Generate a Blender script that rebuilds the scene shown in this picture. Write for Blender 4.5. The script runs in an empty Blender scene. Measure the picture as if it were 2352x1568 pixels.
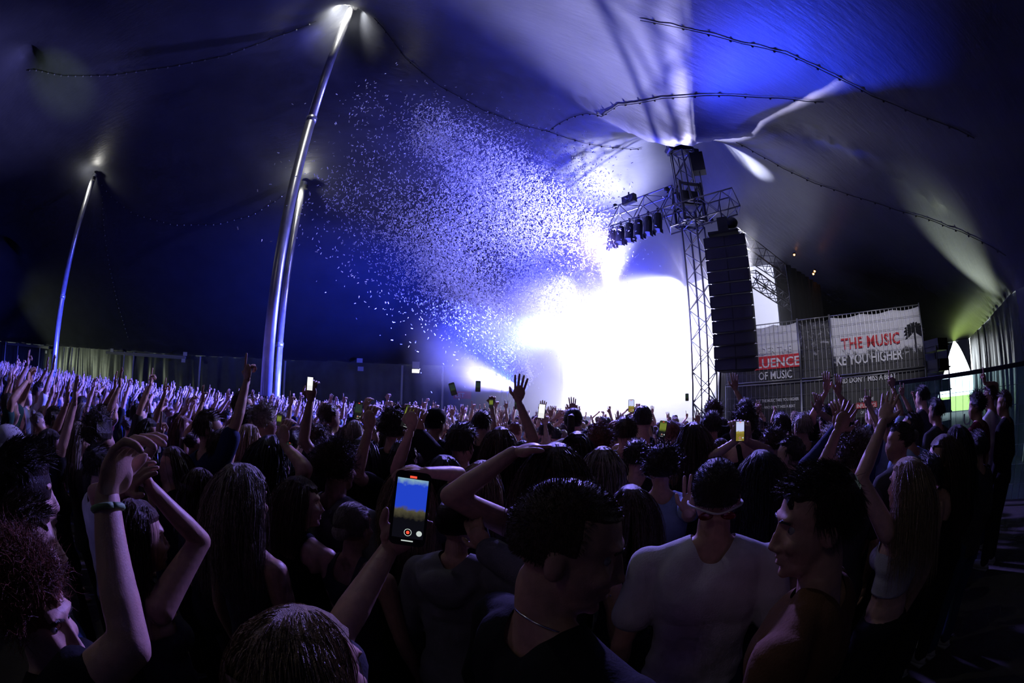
import bpy, bmesh, math, random, colorsys
import numpy as np
from mathutils import Vector, Matrix, Quaternion, noise
PI = math.pi
SC = bpy.context.scene
COL = SC.collection
random.seed(7); RNG = np.random.default_rng(7)

# ------------------------------------------------------------------ camera
F, PITCH, ROLL, H = 1019.0, math.radians(8.84), math.radians(0.77), 1.95
cam = bpy.data.cameras.new('camera'); camo = bpy.data.objects.new('camera', cam); COL.objects.link(camo)
cam.type = 'PANO'
for holder in (cam, getattr(cam, 'cycles', None)):
    try:
        holder.panorama_type = 'FISHEYE_EQUISOLID'; holder.fisheye_lens = F / 2352 * 36.0; holder.fisheye_fov = PI
        break
    except Exception:
        pass
cam.sensor_width = 36.0; cam.sensor_height = 24.0; cam.sensor_fit = 'HORIZONTAL'
cam.clip_start = 0.02; cam.clip_end = 500
camo.location = (0, 0, H)
camo.rotation_euler = (Matrix.Rotation(PI/2 + PITCH, 3, 'X') @ Matrix.Rotation(ROLL, 3, 'Z')).to_euler()
SC.camera = camo

# ------------------------------------------------------------------ sky outside the tent, view, haze settings
world = bpy.data.worlds.new('world'); SC.world = world; world.use_nodes = True
bg = world.node_tree.nodes['Background']
bg.inputs['Color'].default_value = (0.86, 0.93, 1.0, 1); bg.inputs['Strength'].default_value = 6.0
SC.view_settings.view_transform = 'Standard'; SC.view_settings.look = 'None'
SC.view_settings.gamma = 1; SC.view_settings.use_curve_mapping = False
SC.view_settings.exposure = 0.0
cy = SC.cycles
cy.use_denoising = True; cy.use_adaptive_sampling = True; cy.adaptive_threshold = .02; cy.adaptive_min_samples = 16
cy.max_bounces = 4; cy.diffuse_bounces = 2; cy.glossy_bounces = 2; cy.transmission_bounces = 2; cy.volume_bounces = 0; cy.transparent_max_bounces = 8
cy.caustics_reflective = False; cy.caustics_refractive = False
cy.sample_clamp_indirect = 3.0
cy.volume_step_rate = 4.0; cy.volume_max_steps = 64
cy.use_light_tree = True

def ray(px, py):
    """unit direction, in the world, of a point seen in the photograph"""
    x = (px-1176)/F; y = -(py-784)/F; r = math.hypot(x, y) or 1e-9
    th = 2*math.asin(min(1, r/2))
    v = Vector((math.sin(th)*x/r, math.cos(th), math.sin(th)*y/r))
    c, s = math.cos(ROLL), math.sin(ROLL); v = Vector((v.x*c-v.z*s, v.y, v.x*s+v.z*c))
    c, s = math.cos(PITCH), math.sin(PITCH); return Vector((v.x, v.y*c-v.z*s, v.y*s+v.z*c))
def at(px, py, d):
    """point at horizontal distance d"""
    v = ray(px, py); k = d/math.hypot(v.x, v.y)
    return Vector((v.x*k, v.y*k, H+v.z*k))

def light(name, kind, loc, color, power, target=None, size=0.2, angle=60, blend=0.6):
    l = bpy.data.lights.new(name, kind); l.color = color; l.energy = power
    if kind == 'AREA':
        l.shape = 'RECTANGLE'; l.size, l.size_y = size if isinstance(size, tuple) else (size, size)
    else:
        l.shadow_soft_size = size
    if kind == 'SPOT':
        l.spot_size = math.radians(angle); l.spot_blend = blend
    o = bpy.data.objects.new(name, l); COL.objects.link(o); o.location = loc
    if target is not None:
        o.rotation_euler = (Vector(target)-Vector(loc)).to_track_quat('-Z', 'Y').to_euler()
    return o
# the stage: front line from SB (near, right tower) to SA (far end); depth towards SN
SB = Vector((6.4, 13.6, 0)); SD = Vector((-.6, .8, 0)); SN = Vector((.8, .6, 0)); SA = SB + SD*10.8
def st(a, b, z): return SB + SD*a + SN*b + Vector((0, 0, z))      # a along the front, b into the stage
BLUE = (0.13, 0.10, 1.0); VIO = (0.36, 0.27, 1.0); WHT = (0.78, 0.78, 1.0)
LIGHTS = []
for tx_, ty_, e_ in ((-9, 20, 60000), (-18, 15, 75000), (-32, 13, 120000), (-12, 8, 90000), (-7, 4.5, 60000), (-50, 12, 150000)):
    light('crowd_beam', 'SPOT', st(4.5, -1.2, 5.2), (.055, .075, 1.0), e_, (tx_, ty_, .6), .3, 30, .9)
light('crowd_beam', 'SPOT', st(4, -1.1, 8.9), (.28, .22, 1.0), 21000, (0, 4, 0), .35, 80, .8)
light('pole_beam', 'SPOT', st(10, -.2, 3.0), (.34, .32, 1.0), 60000, (-9, 14, 5.5), .2, 36, .9)
light('confetti_beam', 'SPOT', st(3.0, -1.0, 9.2), (.20, .20, 1.0), 24000, at(1000, 480, 15.5), .2, 80, .9)
light('roof_wash', 'SPOT', st(1.6, 2.6, 1.8), (.70, .66, 1), 95000, (4.3, 8.3, 10), .08, 44, 1.0)
light('roof_wash', 'SPOT', st(7.5, 2.5, 2.0), (.05, .06, 1), 150000, at(1330, 120, 13), .25, 80, 1.0)
light('roof_wash', 'SPOT', (4.2, 18.2, 7.0), (.74, .74, 1), 24000, (4.4, 17.0, 12.4), .12, 66, 1.0)
light('roof_wash', 'SPOT', (9.6, 15.6, 6.5), (.85, .85, 1), 30000, (9.4, 13.4, 11.5), .12, 27, 1.0)
light('roof_wash', 'SPOT', st(3.0, .8, 3.0), (.02, .05, 1), 20000, (6.7, 6.2, 9.0), .10, 30, .7)
light('haze_flood', 'SPOT', st(5.5, 7.4, 8.8), (.74, .74, 1), 60000, st(6, 0, .5), .5, 84, .6)
light('haze_blue', 'SPOT', at(1300, 640, 22), (.22, .21, 1), 11000, at(1180, 900, 19.5), .4, 110, .8)
light('back_wash', 'SPOT', st(10, .5, 3.0), (.01, .04, 1), 30000, at(760, 640, 28), .3, 62, 1.0)
light('haze_flood', 'SPOT', st(10, 6, 2.0), (.6, .6, 1), 26000, st(5, -1, 2.2), .4, 80, .7)
light('rear_lamp', 'POINT', (-8, -7, 11.5), (1, .93, .97), 85, size=1.2)
light('banner_fill', 'SPOT', (4.0, 2.0, 7.0), (.9, .88, 1), 2000, at(1930, 770, 15.5), .2, 38, .6)  # added front fill that brightens the banners
light('door_fill', 'SPOT', (14.5, 8.3, .8), (.9, 1, .72), 4500, (12.8, 6.4, 5.2), .15, 36, 1.0)  # added fill, stands for daylight reflected from the door gap onto the roof
light('wall_fill', 'SPOT', (-52, 12, 3), (.72, .84, .58), 2000, (-36, 27, 2), .3, 80, .9)  # added fill, stands for daylight leaking in along the left wall
light('wall_fill', 'SPOT', (14.5, 9.6, 1.2), (.9, 1, .88), 120, (21, 10.6, 2.4), .2, 56, .9)  # added fill that brightens the right wall
light('peak_lamp', 'SPOT', (-17, 1, 4.5), (.8, 1, .55), 1400, at(85, 235, 20), .2, 30, .9)

# ------------------------------------------------------------------ helpers
def bearing(a): return -math.radians(a)                     # compass bearing (0 = +Y, clockwise) to rotation
def nt_mat(name):
    m = bpy.data.materials.new(name); m.use_nodes = True
    return m, m.node_tree.nodes, m.node_tree.links, m.node_tree.nodes['Principled BSDF']
def mat(name, color, rough=0.7, metal=0.0, noise_scale=0, amount=0.25, bump=0.0, bscale=60, spec=0.3, emit=None, es=0, trans=0, alpha=1, coord='Object', stretch=None):
    m, N, L, b = nt_mat(name)
    b.inputs['Base Color'].default_value = (*color, 1); b.inputs['Roughness'].default_value = rough
    b.inputs['Metallic'].default_value = metal; b.inputs['Specular IOR Level'].default_value = spec
    b.inputs['Alpha'].default_value = alpha
    tc = N.new('ShaderNodeTexCoord'); src = tc.outputs[coord]
    if stretch:
        mp = N.new('ShaderNodeMapping'); mp.inputs['Scale'].default_value = stretch; L.new(src, mp.inputs['Vector']); src = mp.outputs[0]
    if noise_scale:
        n = N.new('ShaderNodeTexNoise'); n.inputs['Scale'].default_value = noise_scale; n.inputs['Detail'].default_value = 4
        L.new(src, n.inputs['Vector'])
        r = N.new('ShaderNodeValToRGB'); r.color_ramp.elements[0].position = .3; r.color_ramp.elements[1].position = .7
        r.color_ramp.elements[0].color = (*[c*(1-amount) for c in color], 1)
        r.color_ramp.elements[1].color = (*[min(1, c*(1+amount)) for c in color], 1)
        L.new(n.outputs['Fac'], r.inputs[0]); L.new(r.outputs[0], b.inputs['Base Color'])
    if bump:
        n2 = N.new('ShaderNodeTexNoise'); n2.inputs['Scale'].default_value = bscale; n2.inputs['Detail'].default_value = 3
        L.new(src, n2.inputs['Vector'])
        bp = N.new('ShaderNodeBump'); bp.inputs['Strength'].default_value = bump; bp.inputs['Distance'].default_value = .02
        L.new(n2.outputs['Fac'], bp.inputs['Height']); L.new(bp.outputs[0], b.inputs['Normal'])
    if emit:
        b.inputs['Emission Color'].default_value = (*emit, 1); b.inputs['Emission Strength'].default_value = es
    return m
def prop(o, label=None, cat=None, group=None, kind=None):
    if label: o['label'] = label
    if cat: o['category'] = cat
    if group: o['group'] = group
    if kind: o['kind'] = kind
    return o
def link(name, me, m=None, parent=None, loc=None, rot=None, smooth=False):
    if m is not None:
        me.materials.clear() if False else None
        if not me.materials: me.materials.append(m)
    if smooth and len(me.polygons): me.polygons.foreach_set('use_smooth', [True]*len(me.polygons))
    o = bpy.data.objects.new(name, me); COL.objects.link(o)
    if loc is not None: o.location = loc
    if rot is not None: o.rotation_euler = rot
    if parent is not None: o.parent = parent
    return o
def empty(name, loc=(0, 0, 0), rotz=0, **k):
    o = bpy.data.objects.new(name, None); COL.objects.link(o); o.location = loc; o.rotation_euler = (0, 0, rotz); o.empty_display_size = .1
    prop(o, **k); return o
class MB:
    """collects simple solids as vertex and face lists"""
    def __init__(s): s.v = []; s.f = []
    def add(s, v, f):
        n = len(s.v); s.v += [tuple(p) for p in v]; s.f += [tuple(i+n for i in q) for q in f]; return s
    def box(s, c, d, M=None):
        c = Vector(c); v = []
        for x in (-.5, .5):
            for y in (-.5, .5):
                for z in (-.5, .5):
                    p = Vector((x*d[0], y*d[1], z*d[2])); p = (M @ p if M is not None else p)+c; v.append(p)
        return s.add(v, [(0, 1, 3, 2), (4, 6, 7, 5), (0, 4, 5, 1), (2, 3, 7, 6), (0, 2, 6, 4), (1, 5, 7, 3)])
    def tube(s, pts, r, n=8, cap=True):
        pts = [Vector(p) for p in pts]; rs = r if isinstance(r, (list, tuple)) else [r]*len(pts)
        up = None; v = []; f = []
        for i, p in enumerate(pts):
            t = (pts[min(i+1, len(pts)-1)]-pts[max(i-1, 0)]).normalized()
            if up is None:
                up = Vector((0, 0, 1)) if abs(t.z) < .9 else Vector((1, 0, 0))
            a = t.cross(up); a = a.normalized() if a.length > 1e-6 else t.orthogonal().normalized()
            b = a.cross(t).normalized(); up = b
            for k in range(n):
                q = 2*PI*k/n; v.append(p+(a*math.cos(q)+b*math.sin(q))*rs[i])
        for i in range(len(pts)-1):
            for k in range(n):
                f.append((i*n+k, i*n+(k+1) % n, (i+1)*n+(k+1) % n, (i+1)*n+k))
        if cap: f.append(tuple(range(n-1, -1, -1))); f.append(tuple((len(pts)-1)*n+k for k in range(n)))
        return s.add(v, f)
    def ball(s, c, r, n=10, m=7, M=None):
        c = Vector(c); r = r if isinstance(r, (list, tuple)) else (r, r, r); v = []; f = []
        v.append(Vector((0, 0, r[2])))
        for i in range(1, m):
            th = PI*i/m
            for k in range(n):
                a = 2*PI*k/n; v.append(Vector((math.sin(th)*math.cos(a)*r[0], math.sin(th)*math.sin(a)*r[1], math.cos(th)*r[2])))
        v.append(Vector((0, 0, -r[2])))
        for k in range(n): f.append((0, 1+k, 1+(k+1) % n))
        for i in range(m-2):
            for k in range(n): f.append((1+i*n+k, 1+(i+1)*n+k, 1+(i+1)*n+(k+1) % n, 1+i*n+(k+1) % n))
        e = len(v)-1
        for k in range(n): f.append((e, 1+(m-2)*n+(k+1) % n, 1+(m-2)*n+k))
        return s.add([(M @ p if M is not None else p)+c for p in v], f)
    def mesh(s, name='mesh'):
        me = bpy.data.meshes.new(name); me.from_pydata(s.v, [], s.f); me.update(); return me
    def build(s, name, m, parent=None, smooth=False, **k): return link(name, s.mesh(name), m, parent, smooth=smooth, **k)

# ------------------------------------------------------------------ tent: a tensioned membrane over the king poles
POLY = [(-66, 22.1), (24, 34.7), (29.5, 15.4), (11.6, 4.1), (10.5, -14), (-66, -14)]
EAVE = [4.6, 5.1, 4.95, 3.95, 4.0, 4.4]
GX0, GX1, GY0, GY1 = -68, 31, -16, 37
def az(a, d): return (math.sin(math.radians(a))*d, math.cos(math.radians(a))*d)
PEAKS = [(*az(-32.0, 12.5), 17.4, .5), (*az(-30.6, 20), 12.5, .45), (*az(-62, 27), 13.4, .5), (*az(27.0, 17.2), 15.6, .6), (.2, 25, 12.2, .4),
         (*az(-82, 21), 15.0, .5), (-42, 14, 13, .5), (-8, -8, 15, .6), (-30, -2, 14, .5), (-50, 2, 13, .5)]
LOWS = []
def edge_near(X, Y):
    best = np.full(X.shape, 1e9); bz = np.zeros(X.shape); bx = np.zeros(X.shape); by = np.zeros(X.shape); ins = np.zeros(X.shape, bool)
    n = len(POLY)
    for i in range(n):
        (x0, y0), (x1, y1) = POLY[i], POLY[(i+1) % n]
        dx, dy = x1-x0, y1-y0; t = np.clip(((X-x0)*dx+(Y-y0)*dy)/(dx*dx+dy*dy), 0, 1)
        qx, qy = x0+t*dx, y0+t*dy; d = np.hypot(X-qx, Y-qy); m = d < best
        best = np.where(m, d, best); bx = np.where(m, qx, bx); by = np.where(m, qy, by); bz = np.where(m, EAVE[i]*(1-t)+EAVE[(i+1) % n]*t, bz)
        c = ((y0 > Y) != (y1 > Y)) & (X < (x1-x0)*(Y-y0)/((y1-y0) or 1e-9)+x0); ins ^= c
    return ins, bx, by, bz, best
def membrane(levels=4):
    Z = None
    for step, its in ((2.0, 900), (1.0, 500), (.5, 260), (.25, 120))[:levels]:
        nx, ny = int((GX1-GX0)/step)+1, int((GY1-GY0)/step)+1
        xs, ys = GX0+np.arange(nx)*step, GY0+np.arange(ny)*step
        X, Y = np.meshgrid(xs, ys, indexing='ij')
        ins, bx, by, bz, dist = edge_near(X, Y)
        if Z is None: W = np.where(ins, 8.0, bz)
        else:
            W = np.zeros((nx, ny)); ix = np.minimum(np.arange(nx)/2, Z.shape[0]-1); iy = np.minimum(np.arange(ny)/2, Z.shape[1]-1)
            i0 = np.minimum(ix.astype(int), Z.shape[0]-2); j0 = np.minimum(iy.astype(int), Z.shape[1]-2); fx = (ix-i0)[:, None]; fy = (iy-j0)[None]
            W = Z[i0][:, j0]*(1-fx)*(1-fy)+Z[i0+1][:, j0]*fx*(1-fy)+Z[i0][:, j0+1]*(1-fx)*fy+Z[i0+1][:, j0+1]*fx*fy
        fixed = ~ins; val = np.where(fixed, bz, 0.0)
        for (px, py, pz, pr) in PEAKS+LOWS:
            m = np.hypot(X-px, Y-py) < max(pr, step*.75); fixed |= m; val = np.where(m, pz, val)
        free = ~fixed; W = np.where(fixed, val, W)
        for _ in range(its):
            A = W.copy(); A[1:-1, 1:-1] = .25*(W[2:, 1:-1]+W[:-2, 1:-1]+W[1:-1, 2:]+W[1:-1, :-2]) + .006*step*step
            W = np.where(free, A, W)
        Z = W
    return X, Y, Z, ins, bx, by, bz, step
GXX, GYY, GZ, GIN, GBX, GBY, GBZ, GS = membrane(3)
def roof_z(x, y):
    i = (x-GX0)/GS; j = (y-GY0)/GS; i0 = max(0, min(GZ.shape[0]-2, int(i))); j0 = max(0, min(GZ.shape[1]-2, int(j))); a = i-i0; b = j-j0
    return GZ[i0, j0]*(1-a)*(1-b)+GZ[i0+1, j0]*a*(1-b)+GZ[i0, j0+1]*(1-a)*b+GZ[i0+1, j0+1]*a*b
def roof_hit(px, py, skip=0.0):
    v = ray(px, py); t = 2.0
    while t < 90:
        p = Vector((0, 0, H))+v*t
        if math.hypot(p.x, p.y) > skip and p.z > roof_z(p.x, p.y): return p
        t += .05
    return p

for k_ in range(70):                                                        # a ridge cable holds the cloth down in front of the stage peak
    a_ = -8+70*k_/69; x_, y_ = az(a_, 11.3+.0008*(a_-27)**2); w_ = math.exp(-((a_-27)/15)**2); nz_ = roof_z(x_, y_); LOWS.append((x_, y_, nz_*(1-w_)+min(nz_, 9.45-.0012*(a_-27)**2)*w_, .28))
GXX, GYY, GZ, GIN, GBX, GBY, GBZ, GS = membrane()
# ------------------------------------------------------------------ tent skin, walls, ground
def fabric_mat():
    m, N, L, b = nt_mat('tent_fabric')
    tc = N.new('ShaderNodeTexCoord')
    n = N.new('ShaderNodeTexNoise'); n.inputs['Scale'].default_value = .7; n.inputs['Detail'].default_value = 8; L.new(tc.outputs['Object'], n.inputs['Vector'])
    r = N.new('ShaderNodeValToRGB'); r.color_ramp.elements[0].color = (.045, .048, .062, 1); r.color_ramp.elements[1].color = (.095, .10, .12, 1)
    L.new(n.outputs['Fac'], r.inputs[0]); L.new(r.outputs[0], b.inputs['Base Color'])
    b.inputs['Roughness'].default_value = .42; b.inputs['Specular IOR Level'].default_value = .45
    mp = N.new('ShaderNodeMapping'); mp.inputs['Scale'].default_value = (1, 4, 1); mp.inputs['Rotation'].default_value = (0, 0, .6); L.new(tc.outputs['Object'], mp.inputs['Vector'])
    n2 = N.new('ShaderNodeTexNoise'); n2.inputs['Scale'].default_value = 1.3; n2.inputs['Detail'].default_value = 7; n2.inputs['Roughness'].default_value = .6; L.new(mp.outputs[0], n2.inputs['Vector'])
    bp = N.new('ShaderNodeBump'); bp.inputs['Strength'].default_value = .22; bp.inputs['Distance'].default_value = .08
    L.new(n2.outputs['Fac'], bp.inputs['Height']); L.new(bp.outputs[0], b.inputs['Normal'])
    return m
M_FAB = fabric_mat()
def build_roof():
    X, Y, Z = GXX.copy(), GYY.copy(), GZ.copy(); ins = GIN; nx, ny = Z.shape
    # gathers in the cloth beside the laced seams
    for (a, b_, amp) in SEAM_XY:
        for i in range(len(a)-1):
            (x0, y0), (x1, y1) = a[i], a[i+1]; dx, dy = x1-x0, y1-y0; L2 = dx*dx+dy*dy
            t = ((X-x0)*dx+(Y-y0)*dy)/L2; m = (t >= 0) & (t <= 1); d = ((X-x0)*dy-(Y-y0)*dx)/math.sqrt(L2)
            s = t*math.sqrt(L2)+i*1.7; Z = Z+np.where(m, amp*np.exp(-(d/.8)**2)*np.sin(s*2*PI/.62+np.sin(s*1.9)), 0)
    anyin = ins[:-1, :-1] | ins[1:, :-1] | ins[:-1, 1:] | ins[1:, 1:]
    X = np.where(ins, X, GBX); Y = np.where(ins, Y, GBY); Z = np.where(ins, Z, GBZ)
    idx = -np.ones((nx, ny), int); use = np.zeros((nx, ny), bool)
    use[:-1, :-1] |= anyin; use[1:, :-1] |= anyin; use[:-1, 1:] |= anyin; use[1:, 1:] |= anyin
    idx[use] = np.arange(use.sum()); v = np.stack([X[use], Y[use], Z[use]], 1); I, J = np.nonzero(anyin)
    f = np.stack([idx[I, J], idx[I, J+1], idx[I+1, J+1], idx[I+1, J]], 1)
    me = bpy.data.meshes.new('ceiling'); me.from_pydata(v.tolist(), [], f.tolist()); me.update()
    return prop(link('ceiling', me, M_FAB, smooth=True), kind='structure')
# laced seams run over the cloth from one peak to the next (seen points give their ground plan)
SEAMS = {'ab': [(62, 160), (150, 172), (260, 170), (400, 150), (520, 125), (640, 80), (760, 28)],
         'bc': [(860, 40), (930, 130), (1010, 195), (1110, 250), (1200, 285), (1260, 300), (1340, 325), (1420, 338), (1490, 338)],
         'cr': [(1262, 298), (1330, 262), (1420, 238), (1520, 224), (1620, 216), (1740, 220), (1850, 228), (1930, 234)],
         'top': [(1470, 45), (1600, 70), (1700, 95), (1800, 118), (1900, 165), (2000, 215), (2100, 255), (2200, 292), (2270, 330)],
         'rt': [(1690, 325), (1740, 352), (1800, 385), (1870, 418), (1960, 448), (2060, 480), (2180, 520), (2270, 558), (2345, 592)],
         'lo': [(230, 415), (262, 455), (310, 490), (400, 514), (500, 513), (580, 492), (640, 455), (672, 425)],
         'dn': [(236, 440), (240, 520), (252, 610), (272, 700), (298, 785)]}
SEAM3 = {k: [roof_hit(*p, skip=5) for p in v] for k, v in SEAMS.items()}
SEAM_XY = [([(p.x, p.y) for p in SEAM3[k]], 0, a) for k, a in (('ab', .02), ('bc', .03), ('top', .012), ('rt', .01))]
ceiling = build_roof()
M_LACE = mat('lacing_rope', (.03, .03, .035), .6); M_RING = mat('lacing_ring', (.45, .45, .5), .35, .8)
for k, pts in SEAM3.items():
    b = MB(); q = []
    for i in range(len(pts)-1):
        n = max(2, int((pts[i+1]-pts[i]).length/.5))
        for j in range(n):
            p = pts[i].lerp(pts[i+1], j/n); q.append(Vector((p.x, p.y, roof_z(p.x, p.y)-.04)))
    if k not in ('lo', 'dn'): b.tube(q, .014, 5)
    else: b.tube(q, .008, 4)
    b.build('seam_rope', M_LACE, ceiling)
    b = MB(); L_ = 0
    for i in range(len(q)-1):
        b.ball(q[i].lerp(q[i+1], .5)-Vector((0, 0, .03)), .035 if k not in ('ab', 'lo', 'dn') else .04, 6, 4)
    r = b.build('seam_rings', M_RING if k in ('ab', 'lo', 'dn') else M_LACE, ceiling); r['kind'] = 'stuff'
M_GROUND = mat('ground_dirt', (.045, .04, .035), .95, noise_scale=3, bump=.3, bscale=12)
M_GRASS = mat('outside_grass', (.30, .42, .06), .9, noise_scale=1.5)
M_WALL = mat('wall_sheet', (.10, .115, .10), .34, noise_scale=1.2, bump=.2, bscale=2.5, spec=.6)
prop(MB().box((-18, 10, -.05), (108, 56, .1)).build('floor', M_GROUND), kind='structure')
prop(MB().box((66, 20, -.06), (60, 90, .1)).build('ground', M_GRASS), kind='structure')
def wall(name, p0, p1, z0, z1, gap=None, amp=.17, per=1.1, seed=0):
    p0, p1 = Vector((*p0, 0)), Vector((*p1, 0)); L = (p1-p0).length; d = (p1-p0)/L; n = Vector((-d.y, d.x, 0))
    nu, nv = max(8, int(L/.13)), 16; v = []; f = []
    for i in range(nu+1):
        u = i/nu*L; zt = z0+(z1-z0)*i/nu
        for j in range(nv+1):
            h = j/nv; k = 1-h; uu = u+.5*math.sin(u*.9+seed)*k
            w = amp*(.25+.9*k)*(noise.noise((uu/per, h*.5+seed, seed*3.1))*1.4+.55*noise.noise((uu/per*3.1+h*1.2, h*.6, seed+9)))
            sx = 0
            if gap:
                g = gap[1]*k**.75; e = u-gap[0]
                if abs(e) < g: sx = (math.copysign(g, e)-e)
            v.append(p0+d*(u+sx)+n*w+Vector((0, 0, zt*h)))
    for i in range(nu):
        u = (i+.5)/nu*L
        for j in range(nv):
            if gap and i/nu*L-gap[0] < 0 <= (i+1)/nu*L-gap[0]: continue
            a = i*(nv+1)+j; f.append((a, a+nv+1, a+nv+2, a+1))
    me = bpy.data.meshes.new(name); me.from_pydata(v, [], f); me.update()
    return prop(link(name, me, M_WALL, smooth=True), kind='structure')
WN = ['wall_back', 'wall_right_far', 'wall_right', 'wall_right_near', 'wall_front', 'wall_left']; WALLS = {}
for i in range(6):
    WALLS[WN[i]] = wall(WN[i], POLY[i], POLY[(i+1) % 6], EAVE[i]+.02, EAVE[(i+1) % 6]+.02, seed=i, gap=(18.75, 2.3) if i == 1 else None)
M_POLE = mat('galvanised_pole', (.62, .63, .66), .34, .75, noise_scale=4, amount=.15)
M_ALU = mat('truss_aluminium', (.10, .10, .115), .45, .6); M_BLACK = mat('black_paint', (.012, .012, .014), .5); M_RIG = mat('rigging', (.05, .05, .06), .5, .4)
def edge_pole(wall_i, u, h, r=.04):
    (x0, y0), (x1, y1) = POLY[wall_i], POLY[(wall_i+1) % 6]; L = math.hypot(x1-x0, y1-y0); d = Vector(((x1-x0)/L, (y1-y0)/L, 0)); n = Vector((d.y, -d.x, 0))
    return Vector((x0, y0, 0))+d*u+n*.62, h
def wall_u(a, wall_i=0):
    """distance along a wall of the point at compass bearing a"""
    (x0, y0), (x1, y1) = POLY[wall_i], POLY[(wall_i+1) % 6]; t = math.tan(math.radians(a)); dx, dy = x1-x0, y1-y0
    k = (x0-t*y0)/(t*dy-dx); return k*math.hypot(dx, dy)
_ms = mat('side_pole_white', (.8, .8, .82), .5)
def mat_side(): return _ms
for k, px in enumerate((16, 45, 96, 152, 171, 292, 314, 467, 650, 661, 926, 1018)):
    v = ray(px, 850); p, h = edge_pole(0, wall_u(math.degrees(math.atan2(v.x, v.y))), 4.6)
    zt = EAVE[0]+(EAVE[1]-EAVE[0])*(p.x-POLY[0][0])/90
    o = empty('side_pole', p, label='thin pale upright pole against the back wall, %s of twelve counted from the left' % ('first second third fourth fifth sixth seventh eighth ninth tenth eleventh twelfth'.split()[k]), cat='pole', group='side poles along the back wall')
    MB().tube([(0, 0, .02), (0, 0, zt-.12)], .075, 8).build('tube', mat_side(), o, smooth=True); MB().box((0, 0, .012), (.25, .25, .02)).build('base_plate', M_RIG, o)
# light coloured hem battens at the top of the back wall
for (a, b_) in ((24, 120), (255, 436)):
    va, vb = ray(a, 795), ray(b_, 805); pa = edge_pole(0, wall_u(math.degrees(math.atan2(va.x, va.y))), 0)[0]; pb = edge_pole(0, wall_u(math.degrees(math.atan2(vb.x, vb.y))), 0)[0]
    za = EAVE[0]+(EAVE[1]-EAVE[0])*(pa.x-POLY[0][0])/90; zb = EAVE[0]+(EAVE[1]-EAVE[0])*(pb.x-POLY[0][0])/90
    MB().tube([pa+Vector((0, 0, za-.28)), pb+Vector((0, 0, zb-.28))], .14, 4).build('eave_batten', mat('batten', (.55, .55, .5), .6), WALLS['wall_back'])
# ------------------------------------------------------------------ king poles with their peak lamps
def king_pole(px, py, z, r, label, lamp=0, joint=.5, lampc=(1, .98, .9)):
    t = empty('king_pole', (px, py, 0), label=label, cat='pole')
    MB().tube([(0, 0, 0), (0, 0, z*joint)], r, 24).build('lower_section', M_POLE, t, smooth=True)
    MB().tube([(0, 0, z*joint), (0, 0, z-.1)], r*.93, 24).build('upper_section', M_POLE, t, smooth=True)
    MB().tube([(0, 0, z*joint-.10), (0, 0, z*joint+.10)], r*1.12, 24).build('joint_collar', M_POLE, t, smooth=True)
    MB().tube([(0, 0, 0), (0, 0, .05)], r*2.2, 16).build('foot_plate', M_RIG, t)
    MB().tube([(0, 0, 1.95), (0, 0, 2.02)], r*1.05, 20).build('strap', M_BLACK, t)
    if lamp:
        MB().tube([(r+.05, -.1, z-.55), (r+.05, -.1, z-.35)], .11, 16).build('lamp_housing', M_BLACK, t)
        l = light('pole_lamp', 'POINT', (px+.0, py-.42, z-.75), lampc, lamp, size=.1)
    return t
K1 = az(-32.0, 12.5); K2 = az(-30.6, 20); K3 = az(-62, 27)
king_pole(*K1, 17.4, .17, 'tallest pale steel pole rising out of the crowd to a lit tent peak', 330, .62)
king_pole(*K2, 12.4, .17, 'pale steel pole close behind the tallest pole, ending at a lower peak', 60, .35)
king_pole(*K3, 13.3, .19, 'slender blue-lit steel pole at the far left', 50, .45)
king_pole(.2, 25, 12, .11, 'thin white-lit pole standing in the confetti at the left of the stage')
# ------------------------------------------------------------------ stage
RS = Matrix.Rotation(math.atan2(SD.y, SD.x), 3, 'Z')           # local x along the stage front, y towards the audience's left
def truss(name, a, b_, w, label, n=None, up=Vector((0, 0, 1)), m=None, h=None, brace_r=.018, chord_r=.03, cat='truss', group=None):
    """box truss: four chords, zigzag braces on all faces; every chord and brace is a part"""
    a, b_ = Vector(a), Vector(b_); h = h or w; m = m or M_ALU; L = (b_-a).length; d = (b_-a)/L; s = d.cross(up).normalized() if abs(d.dot(up)) < .9 else SD.copy()
    u = s.cross(d).normalized(); n = n or max(2, round(L/w)); t = empty(name, a, label=label, cat=cat, group=group)
    cyl = MB().tube([(0, 0, 0), (0, 0, 1)], 1, 6).mesh('bar')
    if m.name not in [x.name for x in cyl.materials]: cyl.materials.append(m)
    def bar(nm, p, q, r):
        v = q-p; o = bpy.data.objects.new(nm, cyl); COL.objects.link(o); o.parent = t; o.location = p-a; o.rotation_mode = 'QUATERNION'; o.rotation_quaternion = v.to_track_quat('Z', 'Y'); o.scale = (r, r, v.length)
    C = [s*(i*w/2)+u*(j*h/2) for i, j in ((-1, -1), (1, -1), (1, 1), (-1, 1))]
    for c in C: bar('chord', a+c, b_+c, chord_r)
    for f in range(4):
        c0, c1 = C[f], C[(f+1) % 4]
        for i in range(n):
            p = a+d*(L*i/n); q = a+d*(L*(i+1)/n)
            if (i+f) % 2: bar('brace', p+c0, q+c1, brace_r)
            else: bar('brace', p+c1, q+c0, brace_r)
        for i in (0, n): p = a+d*(L*i/n); bar('brace', p+c0, p+c1, brace_r)
    return t
truss('truss_tower', st(0, 0, .05), st(0, 0, 8.3), .62, 'lattice tower standing at the right end of the stage', n=16, h=.62, chord_r=.032, brace_r=.02)
truss('front_truss', st(.4, -.1, 9.55), st(10.8, -.1, 9.75), .72, 'long lattice truss over the stage front, carrying the hanging lamps', n=16, h=.8)
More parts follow.
